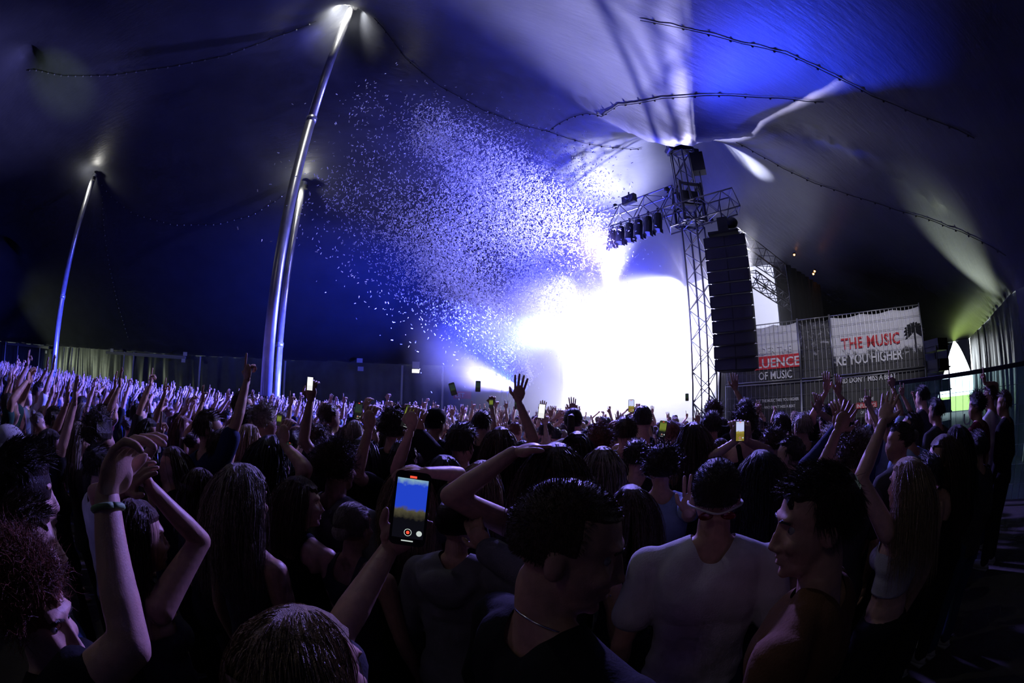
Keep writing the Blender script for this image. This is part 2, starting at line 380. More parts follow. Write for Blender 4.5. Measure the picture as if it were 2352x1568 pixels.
truss('cross_truss', at(1532, 508, 14.7), at(1688, 462, 15.0), .75, 'short lattice truss crossing the top of the tower', n=6, h=.75)
truss('roof_truss', st(-.4, 2.4, 8.6), st(-.4, 12.5, 8.8), .7, 'lattice truss running back from the tower over the stage side, behind the speakers', n=14, h=.7)
truss('roof_truss', st(-.9, 3.0, 6.9), st(-.9, 9.5, 6.8), .45, 'thinner lattice truss low behind the speakers', n=12, h=.5)
truss('side_truss', at(1132, 668, 23), at(1262, 682, 23), .45, 'faint upper lattice beam behind the thin white pole', n=6)
truss('side_truss', at(1150, 702, 23), at(1262, 712, 23), .35, 'faint lower lattice beam behind the thin white pole', n=6)
truss('mast_truss', st(0, -.1, 9.2), st(0, -.1, 11.4), .5, 'short lattice mast on top of the tower', n=4, chord_r=.035)
truss('side_truss', st(11.2, 0.2, .05), st(11.2, 0.2, 9.5), .5, 'lattice tower at the far end of the stage, drowned in light', n=14)
t = empty('tower_head', st(0, -.1, 11.5), label='black head block with pulleys and ropes at the very top of the tower', cat='head block')
MB().box((0, 0, .12), (1.0, .45, .34), Matrix.Rotation(math.radians(-20), 3, 'Z')).build('beam', M_BLACK, t)
for s in (-.42, .42): MB().tube([(s, -.1*s, 0), (s, -.1*s, -2.1)], .014, 6).build('rope', M_BLACK, t); MB().tube([(s, -.25, .05), (s, .2, .05)], .14, 14).build('pulley', M_RIG, t)
t = empty('chain_hoist', st(-.75, -.2, 10.6), label='boxy black hoist motor beside the mast on the tower', cat='hoist')
MB().box((0, 0, 0), (.5, .42, .8), Matrix.Rotation(-.5, 3, 'Z')).build('motor_case', M_BLACK, t); MB().box((0, 0, .5), (.2, .2, .25)).build('hook_block', M_RIG, t); MB().tube([(0, 0, -.4), (0, 0, -1.2)], .02, 6).build('chain', M_RIG, t)
t = empty('sleeve_block', st(0, -.1, 9.1), label='dark cage of brackets and cables where the trusses meet the tower', cat='sleeve block')
for dx in (-.42, .42):
    for dy in (-.42, .42): MB().box((dx, dy, 0), (.09, .09, 1.6)).build('upright', M_RIG, t)
for z in (-.7, 0, .7):
    for s in (-1, 1): MB().box((0, s*.42, z), (.95, .08, .1)).build('crossbar', M_RIG, t); MB().box((s*.42, 0, z), (.08, .95, .1)).build('crossbar', M_RIG, t)
for i in range(7):
    a = i*.9; MB().tube([(math.cos(a)*.5, math.sin(a)*.5, .8), (math.cos(a)*.6, math.sin(a)*.62, .1), (math.cos(a+1)*.5, math.sin(a+1)*.5, -.8)], .022, 6).build('cable', M_BLACK, t)
MB().box((0, 0, .2), (.62, .62, .55)).build('winch_box', M_BLACK, t)
# six hanging lamps under the front truss
def par(i, a):
    t = empty('stage_lamp', st(a, -.35, 9.05), label='black stage lamp hanging under the front truss, %s of six from the tower' % ['first', 'second', 'third', 'fourth', 'fifth', 'sixth'][i], cat='stage lamp', group='lamps under the front truss')
    M = Matrix.Rotation(math.radians(12), 3, SD)
    bd_ = MB().tube([M @ Vector((0, 0, 0)), M @ Vector((0, 0, -.22)), M @ Vector((0, 0, -.25)), M @ Vector((0, 0, -.74))], [.14, .17, .17, .175], 16).build('body', M_BLACK, t, smooth=False)
    b = MB()
    b.tube([SD*.2+Vector((0, 0, -.3)), SD*.2+Vector((0, 0, .12)), SD*-.2+Vector((0, 0, .12)), SD*-.2+Vector((0, 0, -.3))], .018, 6); b.build('yoke', M_RIG, t)
    MB().box((0, 0, .18), (.07, .07, .16)).build('clamp', M_RIG, t)
    for s in (-1, 1): MB().box(M @ Vector((0, 0, -.74))+SD*s*.17+Vector((0, 0, -.05)), (.015, .2, .16), RS).build('barn_door', M_BLACK, bd_)
for i in range(6): par(i, 1.25+i*.46)
M_LENS = mat('lens_glass', (.05, .05, .09), .1, spec=.9)
for i, a in enumerate((2.4, 4.9, 7.1)):
    t = empty('blinder', st(a, -.55, 10.0), label='two-eyed black blinder lamp on the upper chord, %s from the tower' % ['first', 'second', 'third'][i], cat='stage lamp', group='blinders on the front truss')
    MB().box((0, 0, 0), (.62, .2, .34), RS).build('housing', M_BLACK, t)
    for s in (-1, 1): MB().tube([SD*s*.15-SN*.10, SD*s*.15-SN*.13], .12, 16).build('lens', M_LENS, t); MB().tube([SD*s*.15-SN*.095, SD*s*.15-SN*.115], .14, 16).build('lens_ring', M_ALU, t)
    MB().box((0, 0, .24), (.05, .05, .2)).build('clamp', M_RIG, t)
for i, (a, b_, z) in enumerate(((3.5, -.1, 10.2), (6.0, -.1, 10.2), (.2, -1.2, 9.35), (.1, 1.3, 9.4), (.2, 2.1, 9.3), (8.2, -.1, 10.2))):
    t = empty('strobe_head', st(a, b_, z), label='small round rig fixture clamped on top of a truss, %s' % ['third bay of the front truss', 'sixth bay of the front truss', 'audience end of the cross truss', 'stage half of the cross truss', 'stage end of the cross truss', 'far bay of the front truss'][i], cat='stage lamp', group='fixtures on top of the trusses')
    MB().ball((0, 0, .05), .11, 12, 8).build('head', M_BLACK, t, smooth=True); MB().tube([(0, 0, -.12), (0, 0, 0)], .03, 8).build('clamp', M_RIG, t)
# line array
M_CAB = mat('speaker_cabinet', (.035, .035, .04), .55, noise_scale=5, amount=.1); M_GRILLE = mat('speaker_grille', (.05, .05, .056), .5, .3, bump=.5, bscale=160)
pa = at(1682, 690, 13.6); PAX, PAY = pa.x, pa.y
t = empty('speaker_array', (PAX, PAY, 0), bearing(215), label='tall hanging stack of black line-array loudspeakers right of the tower', cat='speakers')
z = 7.2; ang = 0; yy = 0
for i in range(11):
    h = .385; ang = math.radians(-1.0+i*.85); R = Matrix.Rotation(ang, 3, 'X'); c = Vector((0, yy, z-h/2))
    w0, w1, dd = 1.34, 1.30, .50
    v = []
    for zz in (-.5, .5):
        for x, y in ((-.5*w0, .5*dd), (.5*w0, .5*dd), (.5*w1*.72, -.5*dd), (-.5*w1*.72, -.5*dd)): v.append(c+R @ Vector((x, y, zz*(h-.028)*(1 if y > 0 else .84))))
    b = MB(); b.add(v, [(3, 2, 1, 0), (4, 5, 6, 7), (0, 1, 5, 4), (1, 2, 6, 5), (2, 3, 7, 6), (3, 0, 4, 7)]); cab = b.build('cabinet', M_CAB, t)
    MB().box(c+R @ Vector((-.33, dd/2+.008, 0)), (.62, .02, h-.06), R).build('grille', M_GRILLE, cab); MB().box(c+R @ Vector((.33, dd/2+.008, 0)), (.62, .02, h-.06), R).build('grille', M_GRILLE, cab)
    for s in (-1, 1): MB().box(c+R @ Vector((s*.685, .19, 0)), (.03, .10, h*.92), R).build('rigging_bar', M_RIG, cab)
    z -= h*math.cos(ang); yy -= h*math.sin(ang)
MB().box((0, 0, 7.28), (1.0, .75, .09)).build('bumper_frame', M_BLACK, t)
MB().box((0, 0, 7.6), (.34, .3, .55)).build('hoist_motor', M_BLACK, t); MB().tube([(0, 0, 7.85), (0, 0, 8.5)], .025, 6).build('chain', M_RIG, t); MB().ball((-.3, 0, 7.68), (.22, .2, .2), 12, 8).build('cable_loom', M_BLACK, t, smooth=True)
MB().tube([(.55, -.2, 3.0), (.62, -.3, 2.0), (.75, -.4, 1.3)], .03, 6).build('tail_cable', M_BLACK, t)
# deck, drapes, glowing walls added for the stage glare
M_DECK = mat('stage_deck', (.05, .05, .06), .6); M_DRAPE = mat('black_drape', (.02, .02, .024), .85)
DM = Matrix.Rotation(math.atan2(SN.y, SN.x), 3, 'Z')
t = empty('stage_deck', st(6.6, 4.6, 0), label='raised stage floor behind the crowd barrier', cat='stage')
MB().box((0, 0, 1.15), (8.6, 13, .12), DM).build('platform', M_DECK, t); MB().box(-SN*4.25+Vector((0, 0, .55)), (.08, 13, 1.06), DM).build('skirt', M_DRAPE, t)
for a in (-6, -2, 2, 6):
    for c in (-3.8, 3.8): MB().tube([SD*a+SN*c+Vector((0, 0, .02)), SD*a+SN*c+Vector((0, 0, 1.1))], .03, 8).build('leg', M_ALU, t)
M_GLOW = mat('glow_wall', (0, 0, 0), emit=(.70, .72, 1), es=1.4)  # glowing surface of the added walls behind the stage haze
t = empty('glow_wall', st(6.4, 9.3, 0), label='white glowing wall added across the back of the stage for the glare', cat='screen')  # added glowing wall, stands for the blown-out strobe-lit haze
b = MB(); b.box((0, 0, 5.4), (.12, 12.6, 8.0), DM); b.build('glow_face', M_GLOW, t); MB().box(SN*.12+Vector((0, 0, 5.4)), (.1, 12.8, 8.2), DM).build('frame', M_BLACK, t)
for s in (-6, 0, 6): MB().tube([SD*s+SN*.3, SD*s+SN*.3+Vector((0, 0, 8.1))], .06, 8).build('leg', M_ALU, t)
def drape(name, p, q, z0, z1, label, m=M_DRAPE, amp=.08):
    p, q = Vector(p), Vector(q); L = (q-p).length; d = (q-p)/L; n = Vector((-d.y, d.x, 0)); k = int(L/.12); v = []; f = []
    for i in range(k+1):
        for j, zz in enumerate((z0, (z0+z1)/2, z1)): v.append(p+d*(L*i/k)+n*amp*math.sin(i*1.3+.5*math.sin(i*.37))+Vector((0, 0, zz)))
    for i in range(k):
        for j in range(2): a = i*3+j; f.append((a, a+3, a+4, a+1))
    me = bpy.data.meshes.new(name); me.from_pydata(v, [], f); o = link(name, me, m, smooth=True); s_ = o.modifiers.new('t', 'SOLIDIFY'); s_.thickness = .02
    return prop(o, label, 'curtain')
drape('stage_drape', st(-2.1, 4.4, 0), st(-2.6, 9.2, 0), 1.1, 7.6, 'black curtain closing the right side of the stage behind the speakers')
drape('stage_drape', st(.15, 1.4, 0), st(.1, 2.2, 0), .02, 8.4, 'narrow curtain edge glowing along the left of the lattice tower', m=mat('grey_scrim', (.4, .4, .42), .8), amp=.03)
t = empty('side_glow_wall', st(11.0, 6.4, 0), label='white glowing wall added at the far end of the stage for the glare', cat='screen')  # added glowing wall that whitens the far end of the stage
MB().box((0, 0, 4.5), (5.0, .12, 7.4), DM).build('glow_face', M_GLOW, t); MB().box(SD*.12+Vector((0, 0, 4.5)), (5.2, .1, 7.6), DM).build('frame', M_BLACK, t)
# people and equipment on stage, lost in the glare
for i, (px, d) in enumerate(((1275, 18.0), (1330, 19.5), (1640, 15.2))):
    p = at(px, 880, d); t = empty('monitor_wedge' if i else 'drum_riser', (p.x, p.y, 1.21 if i < 2 else 0), label=['dark rounded equipment hump at the stage edge in the glare', 'low wedge monitor on the stage edge', 'flight case at the tower foot'][i], cat='equipment')
    MB().box((0, 0, .22 if i else .35), (.6, .9, .44) if i else (.8, 1.2, .7), DM).build('case', M_BLACK, t); MB().box((0, 0, .46 if i else .72), (.5, .8, .03) if i else (.7, 1.0, .05), DM).build('lid', M_RIG, t)
t = empty('confetti_cannon', (at(1212, 866, 19.0).x, at(1212, 866, 19.0).y, 1.21), label='confetti blower at the left front of the stage throwing the white plume', cat='confetti blower')
MB().box((0, 0, .15), (.4, .5, .3)).build('base', M_BLACK, t); MB().tube([(0, 0, .3), (-.35, -.2, .9)], [.12, .15], 14).build('barrel', M_RIG, t)
# crowd barrier
t = empty('crowd_barrier', st(6, -1.0, 0), label='low steel crowd barrier in front of the stage', cat='barrier')
for i in range(14): MB().box(SD*(i-7)*1.0+Vector((0, 0, .55)), (.04, .95, 1.05), DM).build('panel', M_ALU, t)
# ------------------------------------------------------------------ people
DG = None
def remesh(mb, voxel, smooth=2, decimate=None, fn=None):
    """one continuous closed surface from overlapping solids"""
    me = mb.mesh(); o = bpy.data.objects.new('temporary', me); COL.objects.link(o)
    r = o.modifiers.new('r', 'REMESH'); r.mode = 'VOXEL'; r.voxel_size = voxel; r.use_smooth_shade = True
    if smooth:
        s = o.modifiers.new('s', 'SMOOTH'); s.factor = .5; s.iterations = smooth
    if decimate:
        d = o.modifiers.new('d', 'DECIMATE'); d.ratio = decimate
    dg = bpy.context.evaluated_depsgraph_get(); dg.update()
    out = bpy.data.meshes.new_from_object(o.evaluated_get(dg))
    bpy.data.objects.remove(o); bpy.data.meshes.remove(me)
    if fn is not None:
        n = len(out.vertices); a = np.empty(n*3, np.float32); out.vertices.foreach_get('co', a); a = a.reshape(-1, 3)
        a = fn(a); out.vertices.foreach_set('co', a.astype(np.float32).ravel()); out.update()
    return out
def capsule(mb, a, b, ra, rb, n=10):
    mb.ball(a, ra, n, 6); mb.ball(b, rb, n, 6); mb.tube([a, b], [ra, rb], n)
def chain(mb, pts, rs, n=10):
    for i in range(len(pts)-1): capsule(mb, pts[i], pts[i+1], rs[i], rs[i+1], n)
def ik(S, W, l1, l2, hint):
    S, W = Vector(S), Vector(W); d = W-S; L = d.length
    if L > (l1+l2)*.995: W = S+d.normalized()*(l1+l2)*.995; d = W-S; L = d.length
    if L < .1: L = .1
    a = (l1*l1-l2*l2+L*L)/(2*L); h = math.sqrt(max(0, l1*l1-a*a)); u = d.normalized()
    p = Vector(hint)-u*Vector(hint).dot(u)
    p = p.normalized() if p.length > 1e-4 else u.orthogonal().normalized()
    return S+u*a+p*h, W
FING = [(.030, .074, 0), (.010, .082, 0), (-.011, .076, 0), (-.031, .060, 0)]
def hand(mb, W, D, N, side, pose='open', n=6, s=1.0):
    """palm with four unequal bent fingers and a thumb leaving its side; D = finger direction, N = palm normal"""
    D = Vector(D).normalized(); N = (Vector(N)-D*Vector(N).dot(D)).normalized(); A = D.cross(N)*side   # A: towards the thumb
    R = Matrix((A, D, N)).transposed()
    mb.ball(W+D*.048*s, (.041*s, .052*s, .017*s), 10, 7, R); mb.ball(W+D*.012*s, (.029*s, .03*s, .019*s), 8, 6, R)
    mb.ball(W+D*.035*s+A*.026*s+N*.006*s, (.017*s, .03*s, .017*s), 8, 6, R)
    curl = {'open': (.12, .12, .14, .18), 'relax': (.35, .45, .5, .5), 'fist': (1.45, 1.5, 1.5, 1.5), 'point': (.05, 1.5, 1.5, 1.5), 'grip': (.75, .8, .85, .8),
            'horns': (.05, 1.5, 1.5, .1), 'limp': (.5, .6, .65, .7), 'two': (.05, .08, 1.5, 1.5)}[pose]
    spread = .16 if pose == 'open' else .05
    for k, (off, ln, _) in enumerate(FING):
        p = W+D*.086*s+A*off*s; a0 = -off/.03*spread; d = (D*math.cos(a0)-A*math.sin(a0)).normalized(); c = curl[k]
        pts = [p-d*.012*s]; ang = 0; rs = [.0088*s]
        for j, fr in enumerate((.45, .32, .23)):
            ang += c*(.75, 1.0, .6)[j]
            q = pts[-1]+(d*math.cos(ang)+N*math.sin(ang))*(ln*fr*s+(.012*s if j == 0 else 0)); pts.append(q); rs.append((.0085, .0078, .0068)[j]*s)
        e = (pts[-1]-pts[-2]).normalized(); pts.append(pts[-1]+e*.005*s); rs.append(.0035*s)
        mb.tube(pts, rs, n)
    tc = {'fist': 1.0, 'point': 1.0, 'grip': .5, 'horns': 1.0, 'two': 1.0}.get(pose, .15)
    p = W+D*.03*s+A*.03*s; d = (D*.62+A*.78).normalized(); pts = [p-d*.012*s, p+d*.03*s]
    d2 = (D*(.85-.3*tc)+A*(.5-1.1*tc)+N*(.15+.7*tc)).normalized(); pts.append(pts[-1]+d2*.03*s); pts.append(pts[-1]+d2*.012*s); mb.tube(pts, [.013*s, .0115*s, .0095*s, .004*s], n)
def face_fn(C, R, detail):
    """push eye sockets, mouth line and chin crease into the head; C head centre, R head rotation"""
    Ri = np.array(R.transposed()); C = np.array(C)
    def fn(a):
        q = (a-C) @ Ri.T; m = (np.abs(q[:, 0]) < .1) & (q[:, 1] > .02) & (np.abs(q[:, 2]) < .14)
        d = np.zeros(len(a))
        for x in (-.031, .031): d -= .011*np.exp(-(((q[:, 0]-x)/.015)**2+((q[:, 2]-.004)/.0095)**2))
        if detail:
            d -= .0045*np.exp(-((q[:, 0]/.021)**2+((q[:, 2]+.066)/.0028)**2)); d -= .004*np.exp(-((q[:, 0]/.018)**2+((q[:, 2]+.083)/.004)**2))
            d += .003*np.exp(-((q[:, 0]/.024)**2+((q[:, 2]+.060)/.004)**2))+.0035*np.exp(-((q[:, 0]/.02)**2+((q[:, 2]+.073)/.004)**2))
        d = np.where(m, d, 0)
        q2 = q.copy(); q2[:, 1] += d
        return q2 @ Ri + C
    return fn
def skeleton(P):
    fem = P.get('fem', False); w = .168 if fem else .195; lean = P.get('lean', (0, 0)); lx, ly = lean
    J = dict(pel=Vector((0, 0, .95)), waist=Vector((lx*.4, ly*.4, 1.1)), chest=Vector((lx*.8, ly*.8, 1.31)), nb=Vector((lx, ly-.015, 1.455)))
    J['hc'] = Vector((lx*1.25, ly*1.25+.02, 1.625)) + Vector(P.get('head_off', (0, 0, 0)))
    sr = P.get('shrug', 0)
    for s, k in ((1, 'R'), (-1, 'L')):
        up = P['arms'].get(k, {}).get('raise', 0)
        J['s'+k] = Vector((lx+s*(w-.02*up), ly, 1.40+.045*up+sr))
        J['h'+k] = Vector((s*.088, 0, .92)); J['k'+k] = Vector((s*.10, .02, .50)); J['a'+k] = Vector((s*.11, -.01, .085))
    yaw, pitch, roll = P.get('head', (0, 0, 0))
    J['R'] = Matrix.Rotation(math.radians(yaw), 3, 'Z') @ Matrix.Rotation(math.radians(pitch), 3, 'X') @ Matrix.Rotation(math.radians(roll), 3, 'Y')
    return J, fem
ARM_REST = {'down': ((.07, .03, .86), (-.3, -1, 0), (0, .1, -1), 'relax')}
def arm_points(P, J, k):
    s = 1 if k == 'R' else -1; A = P['arms'].get(k) or {}; S = J['s'+k]
    if 'W' not in A:
        W = Vector((s*.27, .06, .87)); hint = Vector((s*.4, -1, 0)); D = Vector((0, .15, -1)); N = Vector((-s, 0, 0)); pose = 'relax'
    else:
        W = Vector(A['W']); hint = Vector(A.get('hint', (s, -.4, -.3))); D = Vector(A.get('D', (0, 0, 1))); N = Vector(A.get('N', (0, 1, 0))); pose = A.get('pose', 'open')
    E, W2 = ik(S, W, .295, .255, hint)
    if 'E' in A: E = Vector(A['E'])
    return S, E, W2, D, N, pose, s
def body_solids(P, J, fem, grow=0.0, parts='all', sleeve=1.0, n=12):
    mb = MB(); g = grow; lx, ly = P.get('lean', (0, 0)); wd = P.get('bulk', 1.0)
    tw = (.118 if fem else .135)*wd
    def ell(c, r): mb.ball(c, (r[0]+g, r[1]+g, r[2]+g), 16, 10)
    if parts in ('all', 'torso'):
        ell(J['pel']+Vector((0, -.005, .0)), ((.155 if fem else .15)*wd, .105*wd, .11)); ell(J['waist'], (tw, .092*wd, .16)); ell(J['waist']+Vector((0,0,.09)), (tw*1.04, .098*wd, .15)); ell(J['waist']-Vector((0,0,.07)), (tw*1.06, .1*wd, .13)); ell(J['chest'], ((.145 if fem else .17)*wd, .108*wd, .15))
        if grow > 0: ell(J['pel']+Vector((0, -.0, -.06)), (.160*wd, .121*wd, .15))
        capsule(mb, J['sL']+Vector((.035, 0, -.02)), J['sR']+Vector((-.035, 0, -.02)), .052+g*.8, .052+g*.8, n)
        for k in 'LR':
            mb.tube([J['nb']+Vector((0, 0, .03)), J['nb'].lerp(J['s'+k], .5)+Vector((0, 0, .008)), J['s'+k]], [.042+g*.5, .046+g*.7, .044+g*.7], n)
            if fem: mb.ball(J['chest']+Vector(((.062 if k == 'R' else -.062), .075, -.02)), .055+g, 10, 8)
            mb.ball(J['chest']+Vector(((.075 if k == 'R' else -.075), -.045, .06)), (.075+g, .05+g, .10+g), 10, 8)   # shoulder blades
    if parts in ('all', 'legs'):
        if parts == 'legs': ell(J['pel']+Vector((0, 0, -.01)), (.155*wd, .108*wd, .10))
        for k in 'LR':
            chain(mb, [J['h'+k], J['k'+k], J['a'+k]], [.088*wd+g, .056+g, (.038 if parts == 'all' else .05)+g], n)
            if parts == 'all': capsule(mb, J['a'+k]+Vector((0, -.02, -.045)), J['a'+k]+Vector((.01, .13, -.052)), .038, .03, n)
    if parts == 'all':
        chain(mb, [J['nb']+Vector((0, 0, -.03)), J['hc']+J['R'] @ Vector((0, -.015, -.075))], [.057 if not fem else .049, .053 if not fem else .045], n)
        R = J['R']; C = J['hc']
        def hb(c, r, nn=16, mm=12): mb.ball(C+R @ Vector(c), r, nn, mm, R)
        hb((0, -.008, .03), (.075, .094, .088), 20, 14)           # cranium
        hb((0, .028, -.02), (.064, .062, .085))                   # face
        hb((0, .038, -.082), (.046, .048, .034))                  # jaw
        hb((0, .074, -.100), (.02, .016, .014))                   # chin
        hb((0, .078, .030), (.052, .016, .011))                   # brow
        for x in (-.034, .034): hb((x*1.05, .066, -.028), (.022, .02, .02))   # cheekbones
        for x in (-1, 1):
            hb((x*.075, -.012, -.014), (.007, .0165, .027)); hb((x*.070, -.004, -.028), (.007, .010, .016))
        mb.tube([C+R @ Vector((0, .083, .022)), C+R @ Vector((0, .098, -.012)), C+R @ Vector((0, .109, -.036)), C+R @ Vector((0, .088, -.048))], [.007, .008, .0100, .0075], 8)
        for x in (-.012, .012): hb((x, .094, -.040), (.009, .011, .007), 8, 6)
        hb((0, .086, -.062), (.023, .010, .0065), 10, 8); hb((0, .085, -.074), (.02, .010, .0075), 10, 8)
    if parts == 'all' or (parts == 'torso' and sleeve > 0):
        for k in 'LR':
            S, E, W, D, N, pose, s = arm_points(P, J, k)
            if parts == 'all':
                chain(mb, [S, S.lerp(E, .45), E], [.052*wd, .045*wd, .036], n)
                chain(mb, [E, E.lerp(W, .3), W], [.037, .038, .0245], n)
            else:
                f1 = min(1, sleeve/.55); Q = S.lerp(E, f1)
                chain(mb, [S, Q], [.052*wd+g*.7, .047*wd+g*1.2], n)
                if sleeve > .55: chain(mb, [E, E.lerp(W, (sleeve-.55)/.45)], [.042+g, .032+g], n)
    return mb
def strands(C, R, kind, count, length, seed, width, wave=.012, axes=(.081, .100, .098)):
    """hair ribbons grown from the scalp, kept outside the head"""
    rg = np.random.default_rng(seed); ax = np.array(axes)
    d = rg.normal(size=(count*4, 3)); d /= np.linalg.norm(d, axis=1)[:, None]
    lim = .72 if kind not in ('buzz', 'short', 'curly') else .80
    ok = (d[:, 2] > -.55) & ((d[:, 1] < .35) | (d[:, 2] > .62-.1*d[:, 1])) & ~((d[:, 2] < -.15) & (d[:, 1] > .05))
    if kind in ('long', 'wavy'): ok &= (d[:, 1] < .12) | ((d[:, 2] > .70) & (d[:, 1] < .45))
    d = d[ok][:count]; n = len(d); p = d*ax + np.array([0, -.008, .03])*0
    nrm = d/ax; nrm /= np.linalg.norm(nrm, axis=1)[:, None]
    seg = {'long': 8, 'curly': 5, 'wavy': 8}.get(kind, 3); L = length*(.6+.5*rg.random(n)); step = (L/seg)[:, None]
    phase = rg.random((n, 1))*6.3; pts = [p]; side = np.sign(d[:, :1]+1e-6)
    if kind in ('long', 'wavy', 'tied'):
        cur = nrm*.45+np.array([0, -.25, 0])+np.concatenate([side*.3, np.zeros((n, 2))], 1)+rg.normal(size=(n, 3))*.10
    elif kind == 'buzz': cur = nrm+np.array([0, .2, -.1])
    elif kind == 'curly': cur = nrm*1.0+rg.normal(size=(n, 3))*.5
    else:
        tp = np.clip((d[:, 2:3]-.2)/.5, 0, 1); cur = nrm*.30+tp*np.array([.1, .75, .1])+(1-tp)*np.array([0, -.12, -.85])+rg.normal(size=(n, 3))*.16
    for i in range(seg):
        if kind in ('long', 'wavy'):
            cur = cur*.62+np.array([0, -.10, -.62])+np.concatenate([side*.10*(d[:, 1:2] > -.3), np.zeros((n, 2))], 1)*(i < 2)
            cur = cur+np.concatenate([np.sin(phase+i*1.3)*wave*12, np.cos(phase*1.7+i*1.1)*wave*12, np.zeros((n, 1))], 1)*.5
        elif kind == 'curly': cur = cur*.5+rg.normal(size=(n, 3))*.6+nrm*.15
        elif kind == 'tied': cur = np.array([0, -.105, .01])-p+nrm*.02
        cur /= np.linalg.norm(cur, axis=1)[:, None]+1e-9
        q = pts[-1]+cur*step; e = np.sqrt(((q/(ax*1.03))**2).sum(1)); m = (e < 1) & (q[:, 2] > -.12); q[m] /= e[m][:, None]
        pts.append(q)
    V = []; F_ = []
    Rn = np.array(R); K = len(pts)
    P_ = np.stack(pts, 1)                                    # n,K,3
    t = rg.normal(size=(n, 1, 3)); tan = P_[:, -1:]-P_[:, :1]; sd = np.cross(tan, t); sd /= np.linalg.norm(sd, axis=2)[:, :, None]+1e-9
    wv = width*np.linspace(1, .25, K)[None, :, None]
    A = P_+sd*wv; B = P_-sd*wv; V = np.stack([A, B], 2).reshape(-1, 3) @ Rn.T + np.array(C)
    base = (np.arange(n)*K*2)[:, None]+(np.arange(K-1)*2)[None]; b = base.ravel()
    F_ = np.stack([b, b+1, b+3, b+2], 1)
    return V, F_
def hair_build(P, J, fine):
    kind = P.get('hair', 'short'); C = J['hc']+J['R'] @ Vector((0, -.008, .028)); R = J['R']; sc = P.get('hair_vol', 1.0); seed = P.get('seed', 1)
    mb = MB(); tr = {'buzz': 1.035, 'short': 1.09, 'curly': 1.16, 'long': 1.09, 'wavy': 1.12, 'bun': 1.06, 'pony': 1.06}[kind]*sc
    n, m = (28, 18) if fine else (16, 10); V = []
    ax = (.075*tr, .094*tr, .09*tr)
    # a shell that covers crown, back and sides but not the face
    v = []; f = []
    rng_ = random.Random(seed)
    for i in range(m+1):
        th = PI*i/m
        for k in range(n):
            a = 2*PI*k/n; x, y, z = math.sin(th)*math.cos(a), math.sin(th)*math.sin(a), math.cos(th)
            w = 1+.035*noise.noise((x*4+seed, y*4, z*4))+(.06*noise.noise((x*11, y*11, z*11+seed)) if kind in ('curly', 'wavy', 'short') else 0)
            front = y > .25 and z < .42+.25*noise.noise((x*6, seed, 0)); low = z < -.60 and kind not in ('long', 'wavy')
            w2 = .86 if front or (z < -.25 and y > -.1 and kind not in ('long', 'wavy')) or low else w
            v.append(C+R @ Vector((x*ax[0]*w2, y*ax[1]*w2, z*ax[2]*w2)))
    for i in range(m):
        for k in range(n): f.append((i*n+k, (i+1)*n+k, (i+1)*n+(k+1) % n, i*n+(k+1) % n))
    mb.add(v, f)
    ln = P.get('hair_len', .32)
    if kind in ('long', 'wavy'):
        k1 = MB(); zs = [.02, -.08, -.16, -.16-ln*.5, -.12-ln*.9]; rx = [.08, .084, .088, .085, .05]; ry = [.07, .062, .05, .04, .02]
        v = []; f = []; nn = 20
        for i, z in enumerate(zs):
            # the fall of hair hangs straight down from the head
            c0 = C+R @ Vector((0, -.04, max(z, -.1))) + Vector((0, -.012, min(0, z+.1)))
            for k in range(nn):
                a = 2*PI*k/nn; wob = 1+.13*noise.noise((math.cos(a)*3+seed, math.sin(a)*3, z*6)); v.append(c0+Vector((math.cos(a)*rx[i]*wob*sc, math.sin(a)*ry[i]*wob*sc, 0)))
        for i in range(len(zs)-1):
            for k in range(nn): f.append((i*nn+k, (i+1)*nn+k, (i+1)*nn+(k+1) % nn, i*nn+(k+1) % nn))
        f.append(tuple(range((len(zs)-1)*nn, len(zs)*nn)))
        mb.add(v, f)
    if kind == 'bun': mb.ball(C+R @ Vector(P.get('bun', (0, -.07, .075))), (.042, .04, .038), 14, 10, R)
    if kind == 'pony':
        c0 = C+R @ Vector((0, -.095, .03)); mb.tube([c0, c0+Vector((0, -.05, -.01)), c0+Vector((0, -.06, -.09)), c0+Vector((0, -.045, -.2)), c0+Vector((0, -.04, -.27))], [.02, .028, .032, .024, .008], 10)
    cnt = P.get('strands', 2600 if fine else 420); wd = .0010 if fine else .0026
    sk = {'bun': 'tied', 'pony': 'tied'}.get(kind, kind); slen = {'buzz': .0065, 'short': P.get('hair_len', .045), 'curly': .085, 'long': ln+.12, 'wavy': ln+.12, 'bun': .055, 'pony': .07}[kind]
    SV, SF = strands(C, R, sk, cnt, slen, seed, wd, P.get('wave', .012), axes=(.075*tr*.98, .094*tr*.98, .09*tr*.98))
    mb.add([tuple(q) for q in SV.tolist()], [tuple(q) for q in SF.tolist()])
    return mb.mesh('hair')
def folds(amp, seed, k=9):
    def fn(a):
        out = a.copy(); n = len(a)
        ph = np.sin(a[:, 2]*k*2.2+np.sin(a[:, 0]*k*1.7+seed)*2.2+a[:, 1]*k)+.6*np.sin(a[:, 0]*k*3.1-a[:, 2]*k*3.3+seed*2.1+2*np.sin(a[:, 2]*7+seed))
        r = np.hypot(a[:, 0], a[:, 1])+1e-6
        out[:, 0] += a[:, 0]/r*ph*amp; out[:, 1] += a[:, 1]/r*ph*amp
        return out
    return fn
